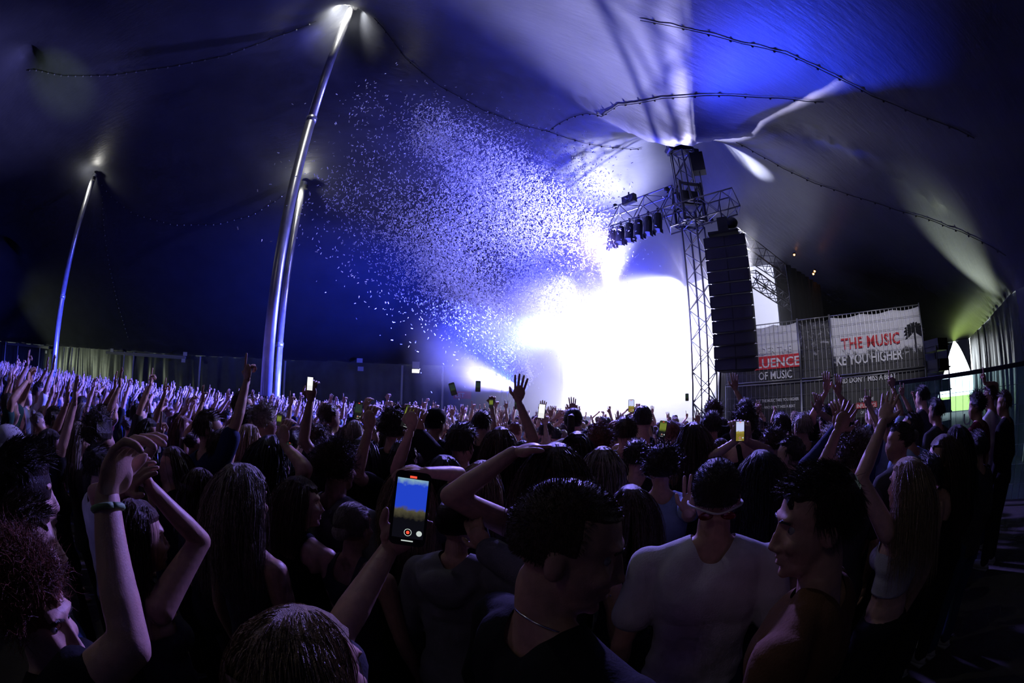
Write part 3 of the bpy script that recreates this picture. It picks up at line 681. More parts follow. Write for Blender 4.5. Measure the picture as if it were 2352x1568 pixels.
def trim(me, fn, zmin=None):
    """open the garment at neckline and hem"""
    bm = bmesh.new(); bm.from_mesh(me)
    if zmin is not None: bmesh.ops.bisect_plane(bm, geom=list(bm.verts)+list(bm.edges)+list(bm.faces), plane_co=(0, 0, zmin), plane_no=(0, 0, 1), clear_inner=True)
    dead = [f for f in bm.faces if fn(f.calc_center_median())]
    bmesh.ops.delete(bm, geom=dead, context='FACES')
    for _ in range(5):
        nb = {}
        for e in bm.edges:
            if e.is_boundary: nb.setdefault(e.verts[0], []).append(e.verts[1].co.copy()); nb.setdefault(e.verts[1], []).append(e.verts[0].co.copy())
        for v, l in nb.items():
            if len(l) == 2: v.co = v.co*.4+(l[0]+l[1])*.3
    bm.to_mesh(me); bm.free(); me.update(); return me
def make_parts(P, hero=False):
    """meshes of one person at standard height 1.75: body, hair, shirt, trousers"""
    J, fem = skeleton(P); vx = P.get('voxel', .0075 if hero else .0155)
    body = body_solids(P, J, fem)
    bm_ = remesh(body, vx, 3 if hero else 2, P.get('dec', .5 if hero else None), face_fn(J['hc'], J['R'], hero))
    hb = MB()
    for k in 'LR':
        S, E, W, D, N, pose, s = arm_points(P, J, k); hand(hb, W, D, N, s, pose, 10 if hero else 5)
    if hero: hm = remesh(hb, .0042, 2, .6)
    else: hm = hb.mesh()
    b = bmesh.new(); b.from_mesh(bm_); b.from_mesh(hm); b.to_mesh(bm_); b.free()
    out = {'body': bm_}
    out['hair'] = hair_build(P, J, hero)
    top = P.get('top', 'tee'); sl = {'tee': .34, 'tank': 0, 'hoodie': .97, 'long': .97, 'crop': 0, 'bare': 0}[top]
    g = {'hoodie': .026, 'tee': .016, 'long': .014, 'tank': .009, 'crop': .009}.get(top, .012)
    tm = body_solids(P, J, fem, g, 'torso', sl)
    if top == 'hoodie':
        c = J['nb']+Vector((0, -.05, -.01))
        mb2 = [c+Vector((math.cos(a)*.115, math.sin(a)*.075, .0+.02*math.sin(a)-.045*max(0, -math.sin(a)))) for a in [i*PI/8 for i in range(17)]]
        tm.tube(mb2, .034, 10); tm.ball(c+Vector((0, -.055, -.055)), (.10, .05, .085), 14, 10)
    sm = remesh(tm, vx*1.5 if hero else .02, 3, .6 if hero else None, folds(.0045 if hero else .003, P.get('seed', 1)))
    nb = J['nb']; ch = J['chest']
    lo = {'crop': 1.13, 'tank': .97}.get(top, .86)
    def kill(c):
        r = math.hypot(c.x-nb.x, c.y-nb.y)
        if top == 'hoodie': return r < .062 and c.z > nb.z-.06
        if top in ('tank', 'crop'):
            if c.z > 1.385+.0 and not (.055 < abs(c.x-nb.x) < .085 and c.z < 1.56 and r < .12): return True
            return c.z > 1.34 and abs(c.x-ch.x) > .125
        return r < .072 and c.z > nb.z-.02
    out['shirt'] = trim(sm, kill, lo)
    out['trousers'] = trim(remesh(body_solids(P, J, fem, .012, 'legs'), vx*1.8 if hero else .026, 2, .5 if hero else None), lambda c: c.z > 1.0)
    out['J'] = J
    return out
def skin_mat(name, c, em=0):
    m, N, L, b = nt_mat(name); b.inputs['Base Color'].default_value = (*c, 1); b.inputs['Roughness'].default_value = .48
    b.inputs['Specular IOR Level'].default_value = .42
    tc = N.new('ShaderNodeTexCoord'); n = N.new('ShaderNodeTexNoise'); n.inputs['Scale'].default_value = 38; n.inputs['Detail'].default_value = 5; L.new(tc.outputs['Object'], n.inputs['Vector'])
    r = N.new('ShaderNodeValToRGB'); r.color_ramp.elements[0].position = .35; r.color_ramp.elements[1].position = .68
    r.color_ramp.elements[0].color = (*[x*.86 for x in c], 1); r.color_ramp.elements[1].color = (min(1, c[0]*1.08), c[1]*1.02, c[2], 1); L.new(n.outputs['Fac'], r.inputs[0]); L.new(r.outputs[0], b.inputs['Base Color'])
    n2 = N.new('ShaderNodeTexNoise'); n2.inputs['Scale'].default_value = 320; L.new(tc.outputs['Object'], n2.inputs['Vector'])
    bp = N.new('ShaderNodeBump'); bp.inputs['Strength'].default_value = .18; bp.inputs['Distance'].default_value = .002; L.new(n2.outputs['Fac'], bp.inputs['Height']); L.new(bp.outputs[0], b.inputs['Normal'])
    return m
SKINS = [skin_mat('skin_fair', (.62, .40, .30)), skin_mat('skin_light', (.52, .32, .23)), skin_mat('skin_tan', (.40, .24, .16))]
def hair_mat(name, c): 
    m = mat(name, c, .38, noise_scale=25, amount=.35, bump=.6, bscale=90, spec=.55, stretch=(6, 6, .5)); return m
HAIRS = {'dark brown': hair_mat('hair_dark_brown', (.030, .019, .013)), 'brown': hair_mat('hair_brown', (.075, .043, .026)), 'blond': hair_mat('hair_blond', (.36, .26, .15)),
         'black': hair_mat('hair_black', (.012, .010, .010)), 'reddish': hair_mat('hair_reddish', (.17, .055, .025)), 'ash blond': hair_mat('hair_ash_blond', (.26, .22, .17))}
def cloth(name, c): return mat(name, c, .9, noise_scale=14, amount=.12, bump=.12, bscale=160, spec=.15)
CLOTHS = {'black': cloth('cotton_black', (.012, .012, .014)), 'white': cloth('cotton_white', (.55, .55, .56)), 'grey': cloth('cotton_grey', (.17, .17, .18)), 'navy': cloth('cotton_navy', (.02, .03, .09)),
          'dark green': cloth('cotton_green', (.02, .06, .045)), 'brown': cloth('cotton_brown', (.14, .07, .035)), 'pale blue': cloth('cotton_pale_blue', (.25, .35, .52)), 'charcoal': cloth('cotton_charcoal', (.05, .05, .055)),
          'maroon': cloth('cotton_maroon', (.11, .02, .03)), 'olive': cloth('cotton_olive', (.09, .09, .045))}
DENIM = cloth('denim', (.03, .05, .10)); DARKTR = cloth('trouser_cloth', (.02, .02, .022)); SHOE = mat('shoe_rubber', (.3, .3, .3), .7)
def assemble(parts, name, loc, yaw, scale, skin, hairc, topc, trc, label, group=None, hero=False, P=None):
    root = link(name, parts['body'], None, loc=loc, rot=(0, 0, yaw), smooth=True); root.scale = (scale,)*3
    def om(o, m):
        if not o.data.materials: o.data.materials.append(m)
        o.material_slots[0].link = 'OBJECT'; o.material_slots[0].material = m
    om(root, skin)
    for k, m in (('hair', hairc), ('shirt', topc), ('trousers', trc)):
        nm = {'shirt': P.get('top_name', 'shirt')}.get(k, k) if P else k
        o = link(nm, parts[k], None, root, smooth=(k != 'hair')); om(o, m)
    prop(root, label, 'person', group)
    return root
# ------------------------------------------------------------------ printed banners on stacked fence panels
def banner_mat(name, dark_from=.42, seed=0, base=(.62, .62, .66)):
    m, N, L, b = nt_mat(name); tc = N.new('ShaderNodeTexCoord'); sp = N.new('ShaderNodeSeparateXYZ'); L.new(tc.outputs['Object'], sp.inputs[0])
    mp = N.new('ShaderNodeMapping'); mp.inputs['Location'].default_value = (seed*3.3, 0, seed); mp.inputs['Scale'].default_value = (1.1, 1, 1.0); L.new(tc.outputs['Object'], mp.inputs[0])
    n = N.new('ShaderNodeTexNoise'); n.inputs['Scale'].default_value = 2.3; n.inputs['Detail'].default_value = 7; n.inputs['Roughness'].default_value = .75; n.inputs['Distortion'].default_value = 1.2; L.new(mp.outputs[0], n.inputs['Vector'])
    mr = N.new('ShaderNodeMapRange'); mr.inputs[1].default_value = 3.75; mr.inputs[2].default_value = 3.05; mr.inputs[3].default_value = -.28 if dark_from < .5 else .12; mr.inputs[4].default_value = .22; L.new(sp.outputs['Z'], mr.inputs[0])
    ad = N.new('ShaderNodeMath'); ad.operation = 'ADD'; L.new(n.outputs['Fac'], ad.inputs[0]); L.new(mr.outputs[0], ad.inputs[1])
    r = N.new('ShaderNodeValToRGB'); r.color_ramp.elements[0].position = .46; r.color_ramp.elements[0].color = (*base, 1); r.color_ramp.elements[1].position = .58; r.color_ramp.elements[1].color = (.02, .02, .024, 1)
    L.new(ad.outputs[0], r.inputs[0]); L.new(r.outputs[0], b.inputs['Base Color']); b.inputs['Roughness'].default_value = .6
    return m
BA = at(1740, 750, 15.6); BB = at(2123, 697, 15.6); BC = at(2131, 860, 15.6)
bd = Vector((BB.x-BA.x, BB.y-BA.y, 0)); BL = bd.length; bd.normalize(); BTOP = (BA.z+BB.z)/2; brot = math.atan2(bd.y, bd.x)
T_RED = mat('print_red', (.55, .02, .03), .6); T_WHITE = mat('print_white', (.72, .72, .76), .6)
def sheet(name, u0, u1, z0, z1, m, label, seed=0, y=0.0, amp=.05):
    """one printed sheet; local x along the fence, z up"""
    t = empty(name, (BA.x+bd.x*u0, BA.y+bd.y*u0, 0), brot, label=label, cat='banner'); w = u1-u0
    k, l = max(8, int(w/.08)), 24; v = []; f = []
    for i in range(k+1):
        for j in range(l+1):
            x = w*i/k; zz = z0+(z1-z0)*j/l; top = (j/l)**3
            yy = amp*(noise.noise((x*1.6+zz*.8+seed, zz*.5, seed))+.5*noise.noise((x*4-zz*2, zz*2, seed+4)))
            zz -= top*.07*abs(math.sin(x/w*PI*3)) ; v.append((x, y-abs(yy), zz))
    for i in range(k):
        for j in range(l): a = i*(l+1)+j; f.append((a, a+l+1, a+l+2, a+1))
    me = bpy.data.meshes.new('sheet'); me.from_pydata(v, [], f); o = link('sheet', me, m, t, smooth=True); s_ = o.modifiers.new('t', 'SOLIDIFY'); s_.thickness = .006
    return t
def text(parent, s, x, z, size, m, width=None, y=-.075, bold=.012, rot=0, name='lettering'):
    c = bpy.data.curves.new(name, 'FONT'); c.body = s; c.size = size; c.extrude = .003; c.offset = min(.016, bold)*size; c.fill_mode = 'BOTH'; c.materials.append(m); c.resolution_u = 2
    tmp = bpy.data.objects.new('temporary', c); COL.objects.link(tmp); dg = bpy.context.evaluated_depsgraph_get(); dg.update()
    me = bpy.data.meshes.new_from_object(tmp.evaluated_get(dg)); bpy.data.objects.remove(tmp)
    xs = [v.co.x for v in me.vertices]; w = max(xs)-min(xs) if xs else 1
    o = link(name, me, None, parent, loc=(x, y, z), rot=(PI/2, rot, 0))
    if not me.materials: me.materials.append(m)
    if width: o.scale = (width/w, 1, 1)
    return o
def bx(px): v = ray(px, 800); a = math.atan2(v.x, v.y); t = math.tan(a); return (BA.x-t*BA.y)/(t*bd.y-bd.x)
U = [bx(p) for p in (1738, 1838, 1912, 2122)]
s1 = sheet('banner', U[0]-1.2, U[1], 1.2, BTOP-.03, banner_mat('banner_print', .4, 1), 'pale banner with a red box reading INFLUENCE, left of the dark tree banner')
o0 = U[0]-1.2
text(s1, 'UNDER THE', bx(1722)-o0, BTOP-1.02, .36, T_WHITE, bx(1818)-bx(1722), bold=.03)
b = MB(); b.box((0, 0, 0), (bx(1838)-bx(1690), .012, .44)); r = b.build('red_box', T_RED, s1, loc=((bx(1838)+bx(1690))/2-o0, -.07, BTOP-1.30))
text(s1, 'INFLUENCE', bx(1695)-o0, BTOP-1.46, .42, T_WHITE, bx(1834)-bx(1695), y=-.085, bold=.035)
text(s1, 'OF MUSIC', bx(1740)-o0, BTOP-1.86, .36, T_WHITE, bx(1816)-bx(1740), bold=.03)
text(s1, "LET THE MUSIC TAKE YOU HIGHER", bx(1735)-o0, BTOP-2.62, .14, T_WHITE, bx(1830)-bx(1735), bold=.01)
text(s1, "- AND DON'T MISS A BEAT", bx(1748)-o0, BTOP-2.84, .13, T_WHITE, bx(1822)-bx(1748), bold=.01)
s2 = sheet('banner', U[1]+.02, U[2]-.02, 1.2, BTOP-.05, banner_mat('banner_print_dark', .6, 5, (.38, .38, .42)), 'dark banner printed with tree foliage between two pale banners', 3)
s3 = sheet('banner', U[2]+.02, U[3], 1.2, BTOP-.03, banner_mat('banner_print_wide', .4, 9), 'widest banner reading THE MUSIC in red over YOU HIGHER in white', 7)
o0 = U[2]+.02
text(s3, 'THE MUSIC', bx(1933)-o0, BTOP-1.12, .50, T_RED, bx(2068)-bx(1933), bold=.035)
text(s3, 'KE YOU HIGHER', bx(1918)-o0, BTOP-1.62, .46, T_WHITE, bx(2070)-bx(1918), bold=.03)
text(s3, "AND DON'T MISS A BEAT", bx(1916)-o0, BTOP-2.20, .24, T_WHITE, bx(2054)-bx(1916), bold=.02)
text(s3, 'UNDER THE', bx(1968)-o0, BTOP-2.82, .15, T_WHITE, bx(2000)-bx(1968), bold=.01)
MB().box((0, 0, 0), (bx(2008)-bx(1960), .012, .18)).build('red_box', T_RED, s3, loc=((bx(2008)+bx(1960))/2-o0, -.07, BTOP-2.95))
text(s3, 'INFLUENCE', bx(1962)-o0, BTOP-3.02, .17, T_WHITE, bx(2006)-bx(1962), y=-.085, bold=.015)
text(s3, 'OF MUSIC', bx(1970)-o0, BTOP-3.22, .13, T_WHITE, bx(1998)-bx(1970), bold=.01)
# palm printed flat on the wide banner
b = MB(); px0 = bx(2103)-o0; zc = BTOP-.75
for i in range(13):
    a = -.5+i*(PI+1)/12; q = [Vector((px0+math.cos(a)*r*.42, -.08, zc+math.sin(a)*r*.34-.3*r*r*.34)) for r in (0, .35, .7, 1)]
    b.tube(q, [.03, .06, .05, .01], 4)
b.tube([(px0, -.08, zc), (px0+.03, -.08, zc-.7)], .035, 4); pm = b.build('palm_print', mat('print_dark', (.03, .03, .035), .6), s3)
# mesh fence panels carrying the banners
M_WIRE = mat('fence_wire', (.30, .30, .33), .4, .7)
def fence_panel(p, d, w, z0, z1, label, name='fence_panel', wires=.16, hs=6, yoff=-.12, r=.006):
    t = empty(name, p, math.atan2(d.y, d.x), label=label, cat='fence')
    for x in (0, w): MB().tube([(x, yoff, z0), (x, yoff, z1+.06)], .021, 8).build('post', M_WIRE, t, smooth=True)
    for z in (z0+.05, z1): MB().tube([(0, yoff, z), (w, yoff, z)], .019, 8).build('rail', M_WIRE, t, smooth=True)
    b = MB()
    for i in range(1, int(w/wires)): b.tube([(i*wires, yoff, z0+.05), (i*wires, yoff, z1)], r, 3, False)
    for i in range(1, hs): b.tube([(0, yoff, z0+(z1-z0)*i/hs), (w, yoff, z0+(z1-z0)*i/hs)], r, 3, False)
    w_ = b.build('wire_mesh', M_WIRE, t); w_['kind'] = 'stuff'; return t
for i in range(3):
    for (z0, z1, lv) in ((.06, BTOP-2.02, 'lower'), (BTOP-1.98, BTOP, 'upper')):
        u0 = U[i]-(1.2 if i == 0 else 0); fence_panel(Vector((BA.x, BA.y, 0))+bd*u0, bd, U[i+1]-u0-.03, z0, z1, '%s wire fence panel holding the %s banner' % (lv, ['INFLUENCE', 'dark tree', 'THE MUSIC'][i]))
# flight cases / dimmer racks to the right of the banners
ra = at(2136, 830, 17.5)
t = empty('equipment_rack', (ra.x, ra.y, 0), brot-.9, label='open black equipment rack with steel uprights beside the daylight gap', cat='rack')
for i in range(3):
    for j in range(2): MB().tube([(i*.5-.5, j*.8, 0), (i*.75-1.1, j*.8, 3.7-.12*i)], .03, 8).build('upright', M_ALU, t)
for k in range(5):
    MB().box((0, .4, .35+k*.78), (1.1, .8, .05)).build('shelf', M_BLACK, t)
    MB().box((0, .4, .62+k*.72), (1.0, .7, .42)).build('amplifier', M_BLACK, t)
# back fence behind the stage side (dark scaffold)
# scrim covered fence on the right
FA = at(2055, 867, 8.6); FB = at(2340, 853, 8.0); fd = Vector((FB.x-FA.x, FB.y-FA.y, 0)); FL = fd.length; fd.normalize(); FZ = 2.16
def scrim_mat():
    m = bpy.data.materials.new('scrim_net'); m.use_nodes = True; N, L = m.node_tree.nodes, m.node_tree.links; p = N['Principled BSDF']; out = N['Material Output']
    p.inputs['Base Color'].default_value = (.10, .22, .26, 1); p.inputs['Roughness'].default_value = .6
    tr = N.new('ShaderNodeBsdfTransparent'); tr.inputs[0].default_value = (.62, .86, .92, 1); tl = N.new('ShaderNodeBsdfTranslucent'); tl.inputs[0].default_value = (.2, .4, .45, 1)
    a = N.new('ShaderNodeMixShader'); a.inputs[0].default_value = .5; L.new(p.outputs[0], a.inputs[1]); L.new(tl.outputs[0], a.inputs[2])
    b_ = N.new('ShaderNodeMixShader'); b_.inputs[0].default_value = .55; L.new(a.outputs[0], b_.inputs[1]); L.new(tr.outputs[0], b_.inputs[2]); L.new(b_.outputs[0], out.inputs['Surface']); return m
M_SCRIM = scrim_mat()
np_ = 2
for i in range(np_):
    w = 3.3
    t = fence_panel(Vector((FA.x, FA.y, 0))+fd*i*(w+.05), fd, w, .04, FZ, 'wire fence panel hung with teal scrim, %s' % ['its end post nearest the banners', 'second one along, towards the right edge'][i], yoff=0, hs=7, wires=.15, r=.004, name='scrim_fence')
    v = []; f = []; k = 24
    for a in range(k+1):
        for j in range(9): x = w*a/k; z = .06+(FZ-.08)*j/8; v.append((x, .05+.03*noise.noise((x*2, z*1.3, i*7)), z))
    for a in range(k):
        for j in range(8): q = a*9+j; f.append((q, q+9, q+10, q+1))
    me = bpy.data.meshes.new('scrim'); me.from_pydata(v, [], f); link('scrim', me, M_SCRIM, t, smooth=True)
    MB().box((w/2, -.015, FZ-.02), (w, .05, .07)).build('top_sleeve', M_BLACK, t)
    if i == 0:
        text(t, 'UN', bx(1990)*0+1.5, 1.32, .26, mat('scrim_print', (.45, .5, .5), .7), y=.02, bold=.02); text(t, 'TU', 1.35, 1.05, .26, mat('scrim_print_two', (.45, .5, .5), .7), y=.02, bold=.02)
# exit sign and small notices on the back wall
def on_wall(px, py, off=.75):
    v = ray(px, py); a = math.degrees(math.atan2(v.x, v.y)); p, _ = edge_pole(0, wall_u(a), 0); n = Vector((-.139, .990, 0)); p = p-n*(off-.62); k = math.hypot(p.x, p.y)/math.hypot(v.x, v.y); return Vector((p.x, p.y, H+v.z*k))
p = on_wall(957, 848); t = empty('exit_sign', p, .139, label='small lit white sign hanging on the back wall', cat='sign')
MB().box((0, 0, -.12), (.55, .08, .3)).build('housing', M_BLACK, t); MB().box((0, -.05, -.12), (.5, .02, .25)).build('lit_face', mat('sign_face', (.8, .8, .7), emit=(1, 1, .8), es=2.2), t); MB().box((0, 0, .3), (.5, .04, .45)).build('notice', T_WHITE, t)
for i, (px, py) in enumerate(((432, 829), (436, 814), (831, 828), (833, 847), (116, 810), (268, 806))):
    q = on_wall(px, py); t = prop(MB().box((0, 0, 0), (.42, .02, .3)).build('notice', T_WHITE, None, loc=q, rot=(0, 0, .139)), 'small white notice fixed to the back wall, %s' % ['lower one right of the second batten', 'upper one right of the second batten', 'upper one left of the lit sign', 'lower one left of the lit sign', 'right of the first batten', 'left end of the second batten'][i], 'notice', 'notices on the back wall')
p = on_wall(1062, 880); t = empty('poster_stand', (p.x, p.y, 0), .139, label='tall poster panel with faint red and white print by the back wall', cat='poster')
MB().box((0, 0, 2.3), (1.9, .05, 3.6)).build('panel', mat('poster_dark', (.10, .10, .18), .7), t); MB().box((0, -.04, 2.9), (1.2, .02, .5)).build('red_box', T_RED, t); text(t, 'LET', -.5, 2.75, .4, T_WHITE, y=-.06, bold=.02)
# warm little lamps far back on the roof truss
for i, (px, py) in enumerate(((1824, 584), (1871, 622), (1868, 628))):
    p = at(px, py, 22); t = empty('work_light', p, label='tiny amber lamp on the roof truss, %s' % ['alone and nearest the speakers', 'upper one of the pair', 'lower one of the pair'][i], cat='lamp', group='amber lamps'); MB().box((0, 0, .05), (.12, .1, .08)).build('housing', M_BLACK, t)
    MB().ball((0, 0, -.02), .05, 10, 6).build('bulb', mat('amber', (1, .4, .1), emit=(1, .33, .08), es=14), t, smooth=True)
# ------------------------------------------------------------------ phones held up
def phone_mat(name, top, mid, low, es):
    m = bpy.data.materials.new(name); m.use_nodes = True; N, L = m.node_tree.nodes, m.node_tree.links; p = N['Principled BSDF']; p.inputs['Base Color'].default_value = (0, 0, 0, 1); p.inputs['Roughness'].default_value = .2
    tc = N.new('ShaderNodeTexCoord'); sp = N.new('ShaderNodeSeparateXYZ'); L.new(tc.outputs['Object'], sp.inputs[0])
    n = N.new('ShaderNodeTexNoise'); n.inputs['Scale'].default_value = 90; n.inputs['Detail'].default_value = 3; L.new(tc.outputs['Object'], n.inputs['Vector'])
    ma = N.new('ShaderNodeMath'); ma.operation = 'MULTIPLY_ADD'; ma.inputs[1].default_value = .022; L.new(n.outputs['Fac'], ma.inputs[0]); L.new(sp.outputs['Z'], ma.inputs[2])
    mr = N.new('ShaderNodeMapRange'); mr.inputs[1].default_value = -.055; mr.inputs[2].default_value = .085; L.new(ma.outputs[0], mr.inputs[0])
    r = N.new('ShaderNodeValToRGB'); e = r.color_ramp.elements; e[0].position = 0; e[0].color = (*low[0], 1); e[1].position = 1; e[1].color = (*top, 1)
    for pos, c in ((.30, low[0]), (.44, low[1]), (.50, mid), (.82, mid), (.92, top)): x = e.new(pos); x.color = (*c, 1)
    L.new(mr.outputs[0], r.inputs[0]); L.new(r.outputs[0], p.inputs['Emission Color']); p.inputs['Emission Strength'].default_value = es; return m
PM = {'blue': phone_mat('screen_blue', (.30, .52, .62), (.02, .07, .75), ((.004, .004, .006), (.10, .09, .05)), .75), 'green': phone_mat('screen_green', (.04, .05, .02), (.16, .20, .03), ((.01, .01, .01), (.12, .16, .02)), .9),
      'dark': phone_mat('screen_dark', (.01, .012, .012), (.02, .035, .03), ((.01, .01, .01), (.03, .05, .02)), .8), 'white': phone_mat('screen_white', (.9, .92, .88), (.85, .88, .84), ((.6, .6, .6), (.9, .9, .8)), 1.4),
      'mixed': phone_mat('screen_mixed', (.5, .55, .8), (.55, .6, .9), ((.2, .15, .02), (.3, .25, .05)), 1.0)}
M_REC = mat('record_red', (.5, .02, .01), emit=(1, .08, .04), es=1.2); M_UIW = mat('button_white', (.5, .5, .5), emit=(.75, .85, .8), es=.7)
def phone(px, py, d, wpx, kind, label, roll=0, tilt=0, ui=True):
    p = at(px, py, d); sc = wpx/F*(p-Vector((0, 0, H))).length/.074*1.0
    v = p-Vector((0, 0, H)); yaw = -math.atan2(v.x, v.y)
    t = empty('phone', p, label=label, cat='phone', group='phones held up in the crowd'); el = math.atan2(v.z, math.hypot(v.x, v.y))
    t.rotation_euler = (Matrix.Rotation(yaw, 3, 'Z') @ Matrix.Rotation(el+tilt, 3, 'X') @ Matrix.Rotation(roll, 3, 'Y')).to_euler(); t.scale = (sc,)*3
    W_, H_, D_ = .037, .078, .004; b = MB(); pts = []
    for cx, cz, a0 in ((W_-.012, H_-.012, 0), (-W_+.012, H_-.012, PI/2), (-W_+.012, -H_+.012, PI), (W_-.012, -H_+.012, PI*1.5)):
        for k in range(5): a = a0+k*PI/8; pts.append((cx+math.cos(a)*.012, cz+math.sin(a)*.012))
    n = len(pts); b.add([(x, -D_, z) for x, z in pts]+[(x, D_, z) for x, z in pts], [tuple(range(n)), tuple(range(2*n-1, n-1, -1))]+[(i, i+n, (i+1) % n+n, (i+1) % n) for i in range(n)]); b.build('case', M_BLACK, t)
    sx, sz = (W_*.86, H_*.93) if kind != 'blue' else (W_*.86, H_*.80)
    scr = MB().add([(-sx, -D_-.0006, -sz), (sx, -D_-.0006, -sz), (sx, -D_-.0006, sz), (-sx, -D_-.0006, sz), (-sx, -D_-.0001, -sz), (sx, -D_-.0001, -sz), (sx, -D_-.0001, sz), (-sx, -D_-.0001, sz)], [(0, 1, 2, 3), (7, 6, 5, 4), (0, 4, 5, 1), (2, 6, 7, 3)]).build('screen', PM[kind], t)
    if ui:
        MB().tube([(-.007, -D_-.001, sz+.004 if kind == 'blue' else sz-.006), (.007, -D_-.001, sz+.004 if kind == 'blue' else sz-.006)], .0022, 8).build('record_badge', M_REC, scr)
        MB().tube([(0, -D_-.001, -.050), (0, -D_-.0016, -.050)], .0078, 20).build('button_ring', M_UIW, scr); MB().tube([(0, -D_-.0016, -.050), (0, -D_-.0022, -.050)], .0066, 20).build('button_gap', M_BLACK, scr); MB().tube([(0, -D_-.0022, -.050), (0, -D_-.0028, -.050)], .0035, 12).build('button_stop', M_REC, scr)
        MB().tube([(.023, -D_-.001, -.050), (.023, -D_-.0016, -.050)], .0058, 16).build('button_photo', M_UIW, scr)
        MB().tube([(-.012, -D_-.001, -.068), (.012, -D_-.001, -.068)], .0013, 6).build('home_bar', M_UIW, scr)
    return t
phone(942, 1168, .93, 82, 'blue', 'large lit phone filming the stage, blue picture above a red record button', roll=.12)
phone(712, 881, 2.75, 15, 'white', 'phone with a bright white screen held high right of the tall poles', roll=.02, ui=False)
phone(823, 943, 4.0, 19, 'dark', 'phone with a dark picture, between the white one and the green one', roll=.1)
phone(938, 957, 2.5, 26, 'green', 'phone with a green spotted picture held at a slant', roll=.3)
phone(1098, 887, 3.9, 12, 'dark', 'phone with a plain dark green screen held high near the confetti', roll=.02, ui=False)
phone(1128, 927, 5, 10, 'green', 'tiny phone with a yellow-green picture in the middle', ui=False)
phone(1189, 925, 4.5, 14, 'dark', 'dark phone right of the thin white pole, over the heads')
phone(1244, 944, 4.5, 16, 'white', 'phone with a white screen left of the glow', roll=.1, ui=False)
phone(1191, 893, 6, 9, 'mixed', 'tiny bright phone against the confetti at the foot of the thin pole', ui=False)
phone(1450, 932, 4.6, 14, 'mixed', 'phone with a bright picture in front of the glow')
phone(1522, 985, 3.5, 18, 'green', 'phone with a pale green picture among the curly heads', roll=.15)
phone(1700, 990, 2.95, 22, 'mixed', 'phone filming the stage under the speaker stack, blue and amber picture')
phone(641, 965, 3.4, 12, 'green', 'small phone left of the foot of the tall poles', roll=.1, ui=False)
phone(662, 1030, 2.15, 15, 'dark', 'small dark phone beside the big black mane', roll=.3)
phone(1040, 893, 4.4, 14, 'dark', 'dark phone tilted over, left of the plain dark green one', roll=-.3, ui=False)
phone(1578, 912, 7, 8, 'dark', 'small phone at the foot of the truss tower', ui=False)
